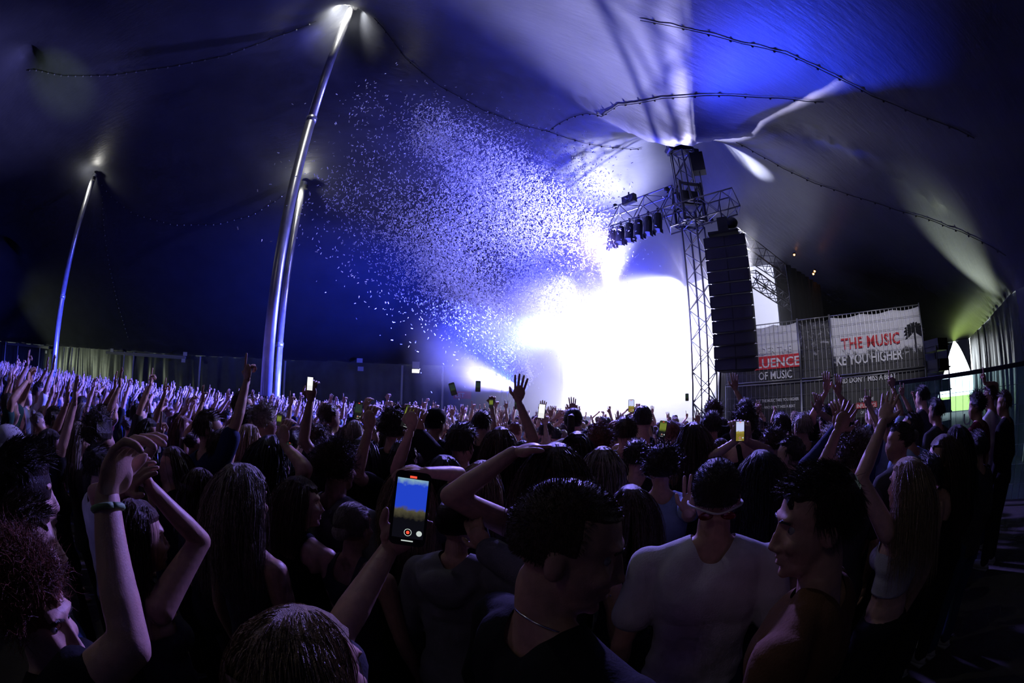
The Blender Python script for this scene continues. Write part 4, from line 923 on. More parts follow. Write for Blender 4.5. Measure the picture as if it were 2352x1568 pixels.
# ------------------------------------------------------------------ confetti
def confetti():
    B = [((1205, 862), 18.8, 9, 500), ((1185, 820), 18.6, 15, 900), ((1160, 790), 18.4, 20, 1300), ((1120, 745), 18, 26, 1900), ((1085, 700), 17.6, 34, 2200), ((1045, 640), 17, 40, 2400), ((1000, 590), 16.6, 48, 2300), ((965, 530), 16, 52, 1500),
         ((1040, 530), 16, 60, 2300), ((1120, 520), 16, 62, 2400), ((1200, 490), 16, 62, 2400), ((1260, 560), 16.5, 62, 2600), ((1220, 610), 17, 48, 1900), ((1300, 520), 16, 60, 2200), ((1330, 600), 16.5, 50, 1500), ((1290, 430), 15.5, 48, 1200), ((1270, 660), 17, 40, 1000),
         ((1200, 400), 15, 46, 1300), ((1120, 370), 14.5, 46, 1400), ((1040, 320), 14, 36, 1100), ((980, 295), 13.6, 32, 700), ((1090, 440), 15, 55, 1300), ((1160, 450), 15.5, 55, 1300), ((870, 480), 15, 58, 500), ((770, 450), 14, 26, 150), ((850, 250), 13, 30, 90), ((900, 380), 14, 75, 350), ((860, 560), 15, 55, 160), ((960, 700), 16.5, 60, 80), ((1150, 650), 17, 65, 500), ((1210, 740), 18, 50, 260), ((680, 380), 12.5, 20, 14), ((720, 500), 13, 60, 40), ((1000, 780), 17, 60, 40), ((1345, 480), 17.5, 26, 250), ((1380, 590), 17.8, 30, 300), ((1190, 845), 18.8, 16, 900), ((1150, 800), 18.4, 22, 900), ((1110, 720), 17.8, 26, 900), ((1060, 400), 14.8, 30, 700), ((1000, 330), 14, 26, 600)]
    V = []
    for (c, d, s, n) in B:
        C = at(c[0], c[1], d); r = s/F*(C-Vector((0, 0, H))).length*1.05
        V.append(RNG.normal(size=(n, 3))*np.array([r, r*1.2, r])+np.array(C))
    P_ = np.concatenate(V); P_ = P_[P_[:, 2] > .1]; n = len(P_)
    a = RNG.normal(size=(n, 3)); a /= np.linalg.norm(a, axis=1)[:, None]; b_ = np.cross(a, RNG.normal(size=(n, 3))); b_ /= np.linalg.norm(b_, axis=1)[:, None]; c_ = np.cross(a, b_)
    L, W_ = .042, .014; q = []
    for i, x in enumerate((-1, 0, 1)):
        for y in (-1, 1): q.append(P_+a*L*x+b_*W_*y+c_*(.012 if x == 0 else 0))
    Vv = np.stack(q, 1).reshape(-1, 3); base = np.arange(n)[:, None]*6
    Fc = np.concatenate([base+np.array([0, 1, 3, 2]), base+np.array([2, 3, 5, 4])])
    me = bpy.data.meshes.new('confetti'); me.from_pydata(Vv.tolist(), [], Fc.tolist()); me.update()
    m = bpy.data.materials.new('confetti_paper'); m.use_nodes = True; N, L_ = m.node_tree.nodes, m.node_tree.links; p = N['Principled BSDF']; p.inputs['Base Color'].default_value = (.85, .85, .88, 1); p.inputs['Roughness'].default_value = .6
    tl = N.new('ShaderNodeBsdfTranslucent'); tl.inputs[0].default_value = (.8, .8, .85, 1); mx = N.new('ShaderNodeMixShader'); mx.inputs[0].default_value = .45; L_.new(p.outputs[0], mx.inputs[1]); L_.new(tl.outputs[0], mx.inputs[2]); L_.new(mx.outputs[0], N['Material Output'].inputs['Surface'])
    prop(link('confetti', me, m), 'cloud of small white paper confetti strips blown up from the stage', 'confetti', kind='stuff')
confetti()
# ------------------------------------------------------------------ people placed one by one
def bearing(a): return -math.radians(a)                     # compass bearing (0 = +Y, clockwise) to rotation
STAGE_LOOK = Vector((4.2, 17.5, 0))
def look_bearing(x, y): v = STAGE_LOOK-Vector((x, y, 0)); return math.degrees(math.atan2(v.x, v.y))
PLACED = []
PEOPLE_GROUP = 'people in the crowd before the stage'
def place_person(hx, hy, d, label, face=None, head_yaw=0, arms=None, hero=False, hair='short', hairc='dark brown', top='tee', topc='black', tr=None, skin=0, zmin=1.45, zmax=2.02, **kw):
    """hx, hy: where the middle of the head is seen; d: horizontal distance. arms: side -> (wrist x, wrist y, distance, pose, {extra})"""
    p = at(hx, hy, d); b = look_bearing(p.x, p.y) if face is None else face
    sc = max(zmin/1.75, min(zmax/1.75, p.z/1.653)); yaw = bearing(b); loc = Vector((p.x, p.y, 0))
    Rz = Matrix.Rotation(-yaw, 3, 'Z')
    P = dict(arms={}, hair=hair, top=top, seed=int(hx*7+hy) % 997, head=(head_yaw, kw.pop('pitch', 0), kw.pop('roll', 0)), **kw)
    if not hero: P.setdefault('voxel', .0195)
    J, _ = skeleton(P); base = loc-(Rz.transposed() @ Vector((J['hc'].x, J['hc'].y, 0)))*sc
    for k, a in (arms or {}).items():
        if len(a) == 3: W = Vector(a[0]); pose, ex = a[1], a[2]
        else: w = at(a[0], a[1], a[2]); W = (Rz @ (w-base))/sc; pose, ex = a[3], dict(a[4])
        ex = dict(ex)
        for q in ('D', 'N'):
            if q+'w' in ex: ex[q] = Rz @ Vector(ex.pop(q+'w'))
        if 'Ew' in ex: ew = at(*ex.pop('Ew')); e = (Rz @ (ew-base))/sc; ex['hint'] = e-(J['s'+k]+W)/2
        if 'Ea' in ex: ew = at(*ex.pop('Ea')); ex['E'] = (Rz @ (ew-base))/sc
        ex.setdefault('hint', (1 if k == 'R' else -1, -.3, -.4))
        P['arms'][k] = dict(W=W, pose=pose, **ex); P['arms'][k]['raise'] = max(0, min(1, (W.z-1.35)*2.5))
    parts = make_parts(P, hero)
    o = assemble(parts, 'person', base, yaw, sc, SKINS[skin], HAIRS[hairc], CLOTHS[topc], CLOTHS[tr] if tr else DENIM if (int(hx) % 2) else DARKTR, label, PEOPLE_GROUP, hero, P)
    for s_ in (-1, 1):
        sh = MB(); a_ = J['aL' if s_ < 0 else 'aR']; sh.ball((a_.x, .06, .045), (.05, .15, .055), 12, 8); sh.box((a_.x, .06, .012), (.085, .28, .022)); link('shoe', sh.mesh(), SHOE, o, smooth=True)
    PLACED.append((base.x, base.y)); o['_j'] = 0; del o['_j']
    return o, parts['J'], P, sc
UP = lambda x, z, pose='open', **k: ((x, .18, z), pose, k)
AR = {
 'none': {}, 'both': {'R': UP(.24, 1.93, N=(0, 1, .1)), 'L': UP(-.22, 1.90, N=(0, 1, .1))}, 'fist': {'R': UP(.16, 1.96, 'fist')}, 'point': {'L': UP(-.15, 1.97, 'point')},
 'pointr': {'R': UP(.2, 1.95, 'point')}, 'wave': {'R': UP(.30, 1.86, N=(0, 1, .2))}, 'limp': {'L': UP(-.16, 1.90, 'limp', D=(.3, .5, .5))}, 'heart': {'R': ((.10, .22, 1.86), 'relax', dict(D=(-.7, .1, .6))), 'L': ((-.10, .22, 1.86), 'relax', dict(D=(.7, .1, .6)))},
 'bent': {'R': ((.2, .25, 1.62), 'open', {}), 'L': ((-.2, .25, 1.62), 'open', {})}, 'clap': {'R': ((.06, .25, 1.72), 'open', dict(N=(-1, 0, 0))), 'L': ((-.06, .25, 1.72), 'open', dict(N=(1, 0, 0)))},
 'horns': {'R': UP(.22, 1.92, 'horns')}, 'twof': {'R': UP(.24, 1.93, 'two'), 'L': UP(-.25, 1.80, 'relax')}, 'head': {'R': ((.13, .02, 1.78), 'limp', dict(D=(-1, 0, .1), N=(0, 0, -1)))}}
# (head x, head y, distance, hair, hair colour, top, colour, arms, female, label)
LIST = [
 (60, 1108, 1.35, 'short', 'dark brown', 'tee', 'charcoal', 'none', 0, 'person with thick dark hair at the left edge, topmost of three big heads', dict(head_yaw=-10, hair_len=.06, hair_vol=1.14, hero=True)),
 (66, 1225, 1.15, 'short', 'brown', 'tee', 'navy', 'none', 0, 'person at the left edge between the thick dark hair and the reddish curls', dict(head_yaw=-8, hero=True)),
 (560, 1132, 1.6, 'wavy', 'ash blond', 'tank', 'charcoal', 'none', 1, 'person with long frizzy ash blond hair seen from behind, right of the big forearm', dict(hero=True, hair_vol=1.12, wave=.02, hair_len=.26)),
 (690, 1142, 1.9, 'wavy', 'brown', 'tank', 'black', 'none', 1, 'person in profile with wavy brown hair pulled back, beside the frizzy ash blond head', dict(hero=True, head_yaw=-35, hair_len=.2)),
 (812, 1198, 1.75, 'bun', 'ash blond', 'tank', 'charcoal', 'none', 1, 'person with smooth ash blond hair and dark strappy top, left of the lit phone', dict(hero=True, bun=(0, -.09, -.03))),
 (776, 1062, 2.15, 'curly', 'brown', 'tee', 'grey', 'none', 0, 'man with curly brown hair and pale grey tee seen from behind', dict(hero=True)),
 (948, 1112, 2.05, 'long', 'blond', 'tee', 'charcoal', {'R': (977, 1084, 1.85, 'limp', dict(Dw=(-.9, .1, .12), Nw=(-.1, 0, -1), Ew=(1040, 1128, 2.0)))}, 1, 'person with long blond hair half hidden by the lit phone, limp hand raised over it', dict(hero=True)),
 (1278, 1078, 1.62, 'long', 'brown', 'tank', 'charcoal', {'L': (1178, 1040, 1.55, 'relax', dict(Dw=(.85, .3, .25), Nw=(0, 0, -1), Ew=(1090, 1112, 1.5)))}, 1, 'person with straight brown hair and a sharply bent bare arm raised to the left', dict(hero=True)),
 (1108, 1092, 2.5, 'long', 'blond', 'tee', 'grey', 'none', 1, 'blond person behind the bent bare arm', {}),
 (1384, 1062, 2.6, 'wavy', 'ash blond', 'tank', 'charcoal', 'none', 1, 'person with frizzy rim-lit hair gathered low, right of the straight brown hair', dict(wave=.02)),
 (1326, 1022, 3.1, 'long', 'dark brown', 'tee', 'charcoal', 'none', 1, 'person with long smooth dark hair directly above the straight brown-haired person', {}),
 (1317, 962, 4.2, 'pony', 'dark brown', 'tee', 'white', 'none', 1, 'person with a low ponytail and pale top in front of the white glow', {}),
 (1378, 1006, 3.4, 'curly', 'reddish', 'tee', 'black', 'none', 0, 'person with short reddish curls, the only red curls in the middle of the crowd', {}),
 (1437, 985, 3.6, 'short', 'brown', 'tee', 'black', 'none', 0, 'short-haired person right of the reddish curls', {}),
 (1476, 958, 4.0, 'buzz', 'dark brown', 'tank', 'black', 'none', 0, 'tall person with cropped hair and wide bare shoulders before the glow', {}),
 (1462, 1042, 3.0, 'short', 'dark brown', 'tee', 'black', 'none', 0, 'dark-haired person directly below the cropped, bare-shouldered one', {}),
 (1519, 1062, 2.4, 'curly', 'dark brown', 'tee', 'pale blue', {'R': (1580, 1188, 1.75, 'open', dict(Dw=(.1, 0, 1), Nw=(.5, .8, 0), hint=(.2, .2, -1)))}, 1, 'person with a cloud of dark curls, left of the sunglasses on a head', {}),
 (1448, 1160, 1.85, 'long', 'brown', 'tank', 'charcoal', 'none', 1, 'person with long brown hair between the profile man and the white tee', dict(hero=True)),
 (1592, 1002, 3.2, 'wavy', 'brown', 'tank', 'black', 'none', 1, 'person with tousled brown hair and a flower clip, below the truss tower', {}),
 (1634, 972, 4.0, 'short', 'dark brown', 'tee', 'navy', 'none', 0, 'round dark head below the truss tower, just above the tousled brown hair', {}),
 (1637, 938, 5.0, 'curly', 'brown', 'tee', 'black', 'wave', 0, 'curly-haired person waving at the foot of the truss tower', {}),
 (1654, 1032, 3.6, 'pony', 'brown', 'tank', 'navy', 'none', 1, 'person with tied brown hair and a light headband behind the white tee', {}),
 (1710, 966, 3.5, 'curly', 'dark brown', 'tank', 'black', {'R': (1712, 1012, 3.0, 'grip', {}), 'L': (1690, 1012, 3.0, 'grip', {})}, 0, 'curly dark-haired person filming with a phone held at chin height, under the speaker stack', {}),
 (1745, 1082, 2.0, 'long', 'black', 'tee', 'black', 'none', 1, 'person with very long black hair between the sunglasses head and the profile man', dict(hero=True)),
 (1712, 922, 4.6, 'short', 'dark brown', 'tee', 'black', 'none', 0, 'tall dark head under the lower end of the speaker stack', {}),
 (1793, 975, 4.0, 'short', 'dark brown', 'tee', 'charcoal', 'none', 0, 'short dark hair, left one of two heads side by side under the left banner', {}),
 (1843, 975, 4.1, 'short', 'ash blond', 'tee', 'charcoal', {'R': (1880, 945, 3.9, 'relax', {})}, 0, 'light-haired person with one arm up, right one of two heads under the left banner', {}),
 (1815, 1035, 3.0, 'short', 'dark brown', 'tee', 'black', 'none', 0, 'person in profile to the left with short dark hair above the profile man', dict(head_yaw=50)),
 (1773, 1010, 3.6, 'curly', 'brown', 'tee', 'black', 'none', 0, 'top of a curly brown head left of the dark-haired profile', {}),
 (1900, 960, 4.4, 'curly', 'dark brown', 'tee', 'black', {'R': (1925, 905, 4.2, 'open', dict(Dw=(.15, 0, 1))), 'L': (1898, 898, 4.2, 'open', dict(Dw=(.1, 0, 1)))}, 0, 'person with both open hands up in front of the middle banner', {}),
 (1912, 1010, 2.9, 'short', 'ash blond', 'long', 'navy', {'L': (1925, 985, 2.5, 'relax', {})}, 0, 'person with cropped fair hair directly behind the big blurred hand', {}),
 (1955, 1040, 2.4, 'curly', 'brown', 'tee', 'charcoal', {'L': (1925, 985, 2.0, 'open', dict(Dw=(.75, .1, .65), Nw=(.4, 1, 0), Ew=(1872, 1052, 1.9)))}, 1, 'person raising a bare forearm and open hand above the man in profile', {}),
 (2090, 978, 3.6, 'short', 'dark brown', 'tee', 'pale blue', 'none', 0, 'person looking up with a face tilted back, before the scrim fence', dict(head_yaw=45, pitch=20)),
 (2066, 1004, 3.0, 'bun', 'dark brown', 'tee', 'charcoal', 'none', 1, 'person in profile to the left with a low knot of dark hair', dict(head_yaw=55, bun=(0, -.1, 0))),
 (2132, 1085, 2.4, 'short', 'black', 'long', 'black', 'none', 0, 'dark figure between the long blond hair and the choker', {}),
 (2196, 1010, 3.1, 'long', 'black', 'long', 'black', 'none', 1, 'dark long-haired person to the right of the choker', {}),
 (2245, 1020, 3.4, 'short', 'black', 'long', 'charcoal', 'none', 0, 'dark figure below the boys at the scrim fence', {}),
 (2118, 905, 6.2, 'short', 'black', 'long', 'charcoal', 'none', 0, 'hooded person before the dark left part of the scrim fence', {}),
 (2150, 938, 5.0, 'short', 'black', 'tee', 'charcoal', 'none', 0, 'stocky dark figure before the bright patch of the scrim fence', {}),
 (2243, 926, 4.9, 'curly', 'black', 'tee', 'maroon', 'none', 0, 'left one of three youths looking over the scrim fence', dict(head_yaw=30)),
 (2273, 905, 5.8, 'short', 'brown', 'tee', 'white', {'R': (2262, 880, 5.7, 'point', dict(Dw=(0, 0, 1)))}, 0, 'middle youth at the scrim fence in a white tee with one finger up', dict(head_yaw=25)),
 (2306, 920, 5.3, 'short', 'brown', 'long', 'black', 'none', 0, 'right one of three youths at the scrim fence, in black', dict(head_yaw=30)),
 (510, 1022, 2.9, 'short', 'brown', 'tee', 'charcoal', 'none', 0, 'short brown hair lit along one side, below the tall profile at centre left', {}),
 (573, 1005, 3.2, 'long', 'blond', 'tee', 'black', 'none', 1, 'person with straight blond hair lit blue, left of the big dark mane', {}),
 (628, 1050, 2.3, 'wavy', 'black', 'tee', 'black', {'R': (652, 1020, 2.2, 'grip', {})}, 1, 'person with a big mane of black hair holding a small phone up', dict(hair_vol=1.15)),
 (481, 978, 3.0, 'short', 'brown', 'tee', 'navy', 'pointr', 0, 'tall man in profile with a blue-lit face at centre left', dict(head_yaw=-25)),
 (229, 990, 2.8, 'curly', 'dark brown', 'tee', 'charcoal', 'none', 0, 'man with thick curly hair in profile above the big forearm', dict(head_yaw=-20, hair_vol=1.1)),
 (186, 1000, 3.2, 'long', 'ash blond', 'tee', 'charcoal', 'none', 1, 'person with long fair hair left of the thick curls', {}),
 (228, 1062, 2.4, 'short', 'dark brown', 'tee', 'white', 'none', 0, 'round dark head directly below the thick curls', {}),
 (118, 1020, 2.9, 'long', 'dark brown', 'tee', 'black', 'both', 1, 'person with long dark hair and both arms up near the left pole', {}),
 (398, 1060, 2.7, 'long', 'brown', 'tee', 'black', {'L': (365, 1010, 2.5, 'point', {})}, 1, 'person looking back towards the camera from the dark crowd', dict(head_yaw=150)),
 (462, 1115, 2.2, 'long', 'brown', 'tee', 'black', 'none', 1, 'dark round head of hair left of the frizzy ash blond head', dict(hair_len=.15)),
 (26, 1030, 2.3, 'short', 'brown', 'tee', 'white', 'none', 0, 'person in a white sun hat at the left edge', dict(hat='white')),
 (558, 926, 4.4, 'short', 'brown', 'tee', 'white', 'none', 0, 'short-haired person with a white collar left of the nearest tall pole', dict(head_yaw=-20)),
 (566, 958, 3.8, 'short', 'dark brown', 'tee', 'black', 'none', 0, 'dark-haired person right under the white collar', {}),
 (610, 958, 3.6, 'curly', 'ash blond', 'tee', 'black', 'none', 0, 'person with frizzy light hair at the foot of the nearest tall pole', {}),
 (728, 1010, 3.0, 'curly', 'brown', 'tee', 'black', {'R': (713, 918, 2.8, 'grip', dict(Dw=(0, 0, 1), Nw=(0, 1, 0), Ew=(722, 1000, 2.8)))}, 0, 'person holding a bright white phone high above the crowd', {}),
 (757, 952, 3.9, 'buzz', 'brown', 'tee', 'black', 'none', 0, 'person with cropped hair and glasses on the head, right of the second tall pole', {}),
 (908, 975, 3.0, 'curly', 'dark brown', 'hoodie', 'black', {'R': (960, 1000, 2.7, 'relax', {})}, 0, 'big dark curly head in a black hoodie behind the phone with the green screen', {}),
 (1060, 1008, 2.7, 'short', 'dark brown', 'tee', 'black', 'none', 0, 'dark tousled head in the middle, left of the open palm', {}),
 (1001, 966, 4.2, 'short', 'black', 'tee', 'black', 'none', 0, 'person in a dark cap with a pale round emblem', dict(hat='black')),
 (1108, 967, 4.3, 'short', 'dark brown', 'tee', 'black', 'none', 0, 'short-haired person behind the open palm', {}),
 (816, 988, 4.3, 'long', 'ash blond', 'tee', 'black', {'R': (842, 945, 4.0, 'grip', {})}, 1, 'fair-haired person filming with a dark phone, second phone from the tall poles', {}),
 (1150, 1012, 3.1, 'long', 'brown', 'tee', 'black', {'R': (1190, 920, 2.9, 'open', dict(Dw=(.1, 0, 1), Ew=(1215, 1000, 2.9)))}, 1, 'brown-haired person with one long bare arm straight up in the middle', {}),
 (1022, 1088, 2.2, 'wavy', 'black', 'tee', 'black', 'none', 1, 'person with wavy dark hair between the limp hand and the blond head', {}),
 (838, 1040, 2.6, 'long', 'black', 'tee', 'black', {'R': (848, 985, 2.3, 'grip', dict(Ew=(840, 1070, 2.3)))}, 1, 'person with dark hair and a bare forearm wearing a bracelet, right of the grey tee', {}),
 (930, 1045, 2.7, 'short', 'black', 'tee', 'black', {'R': (945, 985, 2.4, 'grip', dict(Ew=(920, 1060, 2.4)))}, 0, 'dark figure holding up the phone with the green screen', {}),
]
GRP = {}
for (hx, hy, d, hair, hc, top, tc_, arms, fem, label, kw) in LIST:
    kw = dict(kw); hat = kw.pop('hat', None); label = label.replace('woman-length ', '')
    if isinstance(arms, str): arms = AR[arms]
    o, J, P, sc = place_person(hx, hy, d, label, hair=hair, hairc=hc, top=top, topc=tc_, arms=arms, fem=bool(fem), skin=(int(hx) % 3), **kw)
    if hat:
        hb = MB(); C = J['hc']+J['R'] @ Vector((0, -.008, .055)); hb.ball(C, (.092, .112, .085), 20, 12, J['R'])
        if hat == 'white': hb.tube([C+Vector((0, 0, .005)), C+Vector((0, 0, -.005)), C+Vector((0, 0, -.04)), C+Vector((0, 0, -.045))], [.095, .112, .15, .148], 24, False)
        else: hb.box(C+J['R'] @ Vector((0, -.11, -.02)), (.12, .09, .01), J['R'])
        h = hb.build('hat', CLOTHS[hat], o, smooth=True)
        if hat == 'black': MB().tube([C+J['R'] @ Vector((-.02, .11, .01)), C+J['R'] @ Vector((-.02, .118, .01))], .028, 16).build('emblem', CLOTHS['white'], o)
# ---- the figures nearest the camera
def eyes(root, J, brow=True):
    C, R = J['hc'], J['R']
    for x in (-.031, .031):
        b = MB(); b.ball(C+R @ Vector((x, .0635, .003)), .0118, 14, 10); ey = b.build('eye', M_EYE, root, smooth=True)
        b = MB(); b.ball(C+R @ Vector((x, .0715, .003)), .0052, 10, 8, R); b.build('iris', M_IRIS, ey, smooth=True)
        if brow: b = MB(); b.tube([C+R @ Vector((x*.45, .090, .022)), C+R @ Vector((x, .089, .028)), C+R @ Vector((x*1.6, .076, .022))], [.003, .0045, .002], 8); b.build('eyebrow', HAIRS['dark brown'], root, smooth=True)
M_EYE = mat('eye_white', (.34, .32, .31), .25, spec=.5); M_IRIS = mat('eye_iris', (.02, .02, .025), .15, spec=.7)
M_LENS_REFLECTION = mat('lens_red_reflection', (.16, .006, .012), .12, spec=.8); M_STEEL = mat('steel', (.6, .6, .62), .25, 1.0)  # red reflections on the sunglasses are put into the lens colour
# man in profile right of centre
o, J, P, sc = place_person(1302, 1222, .76, 'man with short hair turned right, black tee, largest head at the bottom centre', face=62, head_yaw=-38, pitch=-14, hero=True, hair='buzz', hairc='brown', top='tee', topc='black', skin=1, voxel=.006, strands=5200,
                           arms={'R': (1365, 1520, .95, 'relax', dict(Dw=(.1, .3, -1), hint=(.1, .3, -1)))}, zmin=1.4)
eyes(o, J)
b = MB(); b.tube([J['nb']+Vector((math.cos(a)*.066, math.sin(a)*.058+.008, .03-.03*math.sin(a))) for a in [i*PI/12 for i in range(25)]], .002, 6); b.build('necklace', M_STEEL, o, smooth=True)
b = MB(); b.ball(J['hc']+J['R'] @ Vector((.012, .098, -.066)), .0022, 8, 6); b.build('lip_piercing', M_STEEL, o, smooth=True)
# white tee, sunglasses worn backwards
o, J, P, sc = place_person(1645, 1118, 1.42, 'man with close-cropped hair and sunglasses on the back of his head, pale twisted tee', face=22, hero=True, hair='buzz', hairc='dark brown', top='tee', topc='white', skin=1, bulk=1.08)
b = MB(); C, R = J['hc'], J['R']
rim = [C+R @ Vector((math.sin(a)*.088, -math.cos(a)*.112-.0, -.02-.012*math.cos(a*1)**8)) for a in np.linspace(-1.75, 1.75, 21)]
b.tube(rim, .0035, 8); b.build('sunglasses_frame', CLOTHS['white'], o, smooth=True)
for s in (-1, 1):
    b = MB(); b.ball(C+R @ Vector((s*.034, -.104, -.040)), (.024, .004, .013), 14, 8, R @ Matrix.Rotation(-s*.25, 3, 'Z')); b.build('sunglasses_lens', M_LENS_REFLECTION, o, smooth=True)
# man in profile facing left
o, J, P, sc = place_person(1880, 1170, 1.0, 'man with tousled dark hair in profile facing left, brown tee, at the right', face=-38, head_yaw=30, pitch=-6, hero=True, hair='short', hairc='dark brown', top='tee', topc='brown', skin=1, voxel=.006, hair_len=.036, strands=3500, zmin=1.4)
eyes(o, J)
# long blond hair, raised arm
place_person(2082, 1098, 2.05, 'person with long blond hair, pale cropped top and one bare arm raised, at the right', face=-5, hero=True, hair='long', hairc='blond', top='crop', topc='white', tr=None, fem=True, hair_len=.34,
             arms={'L': (2028, 970, 1.95, 'open', dict(Dw=(.5, .1, .7), Nw=(.4, .5, -.5), Ew=(1978, 1062, 1.9)))})
o, J, P, sc = place_person(2164, 1040, 2.5, 'person in profile facing left with brown hair, choker and black tank top, at the right', face=-25, head_yaw=25, hero=True, hair='long', hairc='brown', top='tank', topc='black', fem=True, skin=1)
b = MB(); b.tube([J['nb']+Vector((math.cos(a)*.052, math.sin(a)*.05+.01, .05)) for a in [i*PI/10 for i in range(21)]], .003, 6); b.build('choker', M_STEEL, o, smooth=True)
# hooded girl
place_person(1052, 1190, 1.6, 'person with dark hair in a bun and a grey hooded sweatshirt seen from behind', face=18, hero=True, hair='bun', hairc='dark brown', top='hoodie', topc='grey', fem=True, skin=1, bun=(0, -.085, .045), arms={'R': (1118, 1262, 1.45, 'limp', dict(Dw=(-.5, .2, .8)))}, strands=1800)
# phone holder at the very bottom
PH = at(944, 1170, .92)
o, J, P, sc = place_person(700, 1520, .56, 'person with combed-back blond hair at the bottom edge, arm holding the lit phone', face=85, hero=True, hair='long', hairc='blond', top='tee', topc='charcoal', fem=True, skin=1, hair_len=.10, strands=5200,
             head_yaw=62, arms={'L': (893, 1262, 1.0, 'relax', dict(Dw=(.60, .16, .78), Nw=(.15, -1, .1), Ea=(772, 1462, .80)))}, zmin=1.3)
# reddish curls and the big forearm
o, J, P, sc = place_person(72, 1372, .82, 'person with reddish curls at the left edge, raised forearm with a green wristband', face=58, head_yaw=-5, pitch=-4, hero=True, hair='curly', hairc='reddish', top='tee', topc='black', skin=0, voxel=.006, strands=4000,
             arms={'R': (246, 1135, .70, 'limp', dict(Dw=(.35, .2, .8), Nw=(.6, .1, -.8), Ea=(300, 1478, .60)))}, zmin=1.35)
eyes(o, J)
S, E, W, D, N, pose, s = arm_points(P, J, 'R')
b = MB(); u = (W-E).normalized(); a_ = u.orthogonal().normalized(); c_ = u.cross(a_)
b.tube([W-u*.022+(a_*math.cos(q)+c_*math.sin(q))*.0285+u*.006*math.sin(q) for q in [i*PI/10 for i in range(21)]], .005, 8); b.build('wristband', mat('green_band', (.25, .42, .2), .6), o, smooth=True)
place_person(318, 1215, 1.35, 'person in a strappy top, both bare arms folded over brown hair, behind the big forearm', face=25, hero=True, hair='wavy', hairc='brown', top='tank', topc='charcoal', fem=True, skin=1, hair_len=.2,
             arms={'R': (345, 1118, 1.25, 'relax', dict(Dw=(-.5, 0, .5), Ew=(432, 1195, 1.3))), 'L': (290, 1125, 1.3, 'relax', dict(Dw=(.5, 0, .5)))})
# ------------------------------------------------------------------ the crowd behind: one prototype per look, copied with its parts
HN = {'short': 'short', 'curly': 'curly', 'long': 'long', 'wavy': 'wavy', 'bun': 'knotted', 'buzz': 'cropped', 'pony': 'tied'}
AN = {'none': 'arms down', 'both': 'both open hands up', 'fist': 'one fist up', 'point': 'one finger up', 'pointr': 'finger pointing up', 'wave': 'one open hand up', 'limp': 'one wrist bent over', 'heart': 'hands joined overhead', 'bent': 'both forearms up', 'clap': 'hands clapping', 'horns': 'two-finger salute up', 'twof': 'uneven raised hands', 'head': 'hand on the head'}
PROTO = [('short', 'both', 0, 'tee'), ('long', 'both', 1, 'tank'), ('curly', 'fist', 0, 'tee'), ('wavy', 'point', 1, 'tank'), ('short', 'pointr', 0, 'tee'), ('bun', 'wave', 1, 'tank'), ('short', 'none', 0, 'tee'), ('long', 'none', 1, 'tee'),
         ('buzz', 'heart', 0, 'tee'), ('pony', 'limp', 1, 'tank'), ('short', 'bent', 0, 'long'), ('long', 'clap', 1, 'tee'), ('curly', 'horns', 0, 'tee'), ('wavy', 'twof', 1, 'tee'), ('short', 'wave', 0, 'tank'), ('bun', 'none', 1, 'tee'), ('short', 'head', 0, 'tee'), ('long', 'fist', 1, 'tank')]
def front_gap(x, y): return (Vector((x, y, 0))-SB).dot(SN)
def ok_spot(x, y):
    if front_gap(x, y) > -1.6: return False
    if (Vector((x, y, 0))-Vector((FA.x, FA.y, 0))).dot(Vector((-fd.y, fd.x, 0))) > -.5: return False
    v = Vector((x, y, 0))-Vector((BA.x, BA.y, 0)); 
    if v.dot(Vector((-bd.y, bd.x, 0))) > -1.2: return False
    if -.139*x+.99*y > 29.8 or x < -64 or (x > 9 and y < 5): return False
    return all(math.hypot(x-k[0], y-k[1]) > .55 for k in (K1, K2, K3, (.2, 25)))
rs = random.Random(11); cells = {}
def free(x, y, r):
    i, j = int(x//1), int(y//1)
    for a in range(i-1, i+2):
        for b_ in range(j-1, j+2):
            for q in cells.get((a, b_), ()):
                if math.hypot(q[0]-x, q[1]-y) < r: return False
    return True
def put(x, y): cells.setdefault((int(x//1), int(y//1)), []).append((x, y))
for q in PLACED: put(*q)
SPOTS = []
tries = 0
while len(SPOTS) < 1500 and tries < 90000:
    tries += 1
    a = rs.uniform(-84, 56); d = 3.9+ (46 if a < -45 else 27)*rs.random()**1.25; x, y = az(a, d)
    if not ok_spot(x, y) or not free(x, y, .50 if d < 9 else .62): continue
    put(x, y); SPOTS.append((d, x, y, a))
SPOTS.sort()
PR = []
for i, (hr, ar, fem, top) in enumerate(PROTO):
    P = dict(arms={k: dict(W=v[0], pose=v[1], **v[2]) for k, v in AR[ar].items()}, hair=hr, fem=bool(fem), top=top, seed=i*17+3, voxel=.021, head=((i*37 % 50)-25, 0, 0), strands=300)
    for k in P['arms']: P['arms'][k]['raise'] = max(0, min(1, (P['arms'][k]['W'][2]-1.35)*2.5))
    PR.append(make_parts(P))
def where(a, d):
    s = ('left of far-left pole' if a < -64 else 'right of far-left pole' if a < -48 else 'left of tall poles' if a < -33 else 'right of tall poles' if a < -18 else 'before lit sign' if a < -6 else
         'before confetti' if a < 5 else 'before glow' if a < 16 else 'before tower' if a < 27 else 'below speakers' if a < 36 else 'before banners' if a < 47 else 'by scrim fence')
    return s+', '+('near' if d < 7 else 'midway' if d < 12 else 'far')
NCR = 232; tcs = list(CLOTHS); hcs = list(HAIRS)
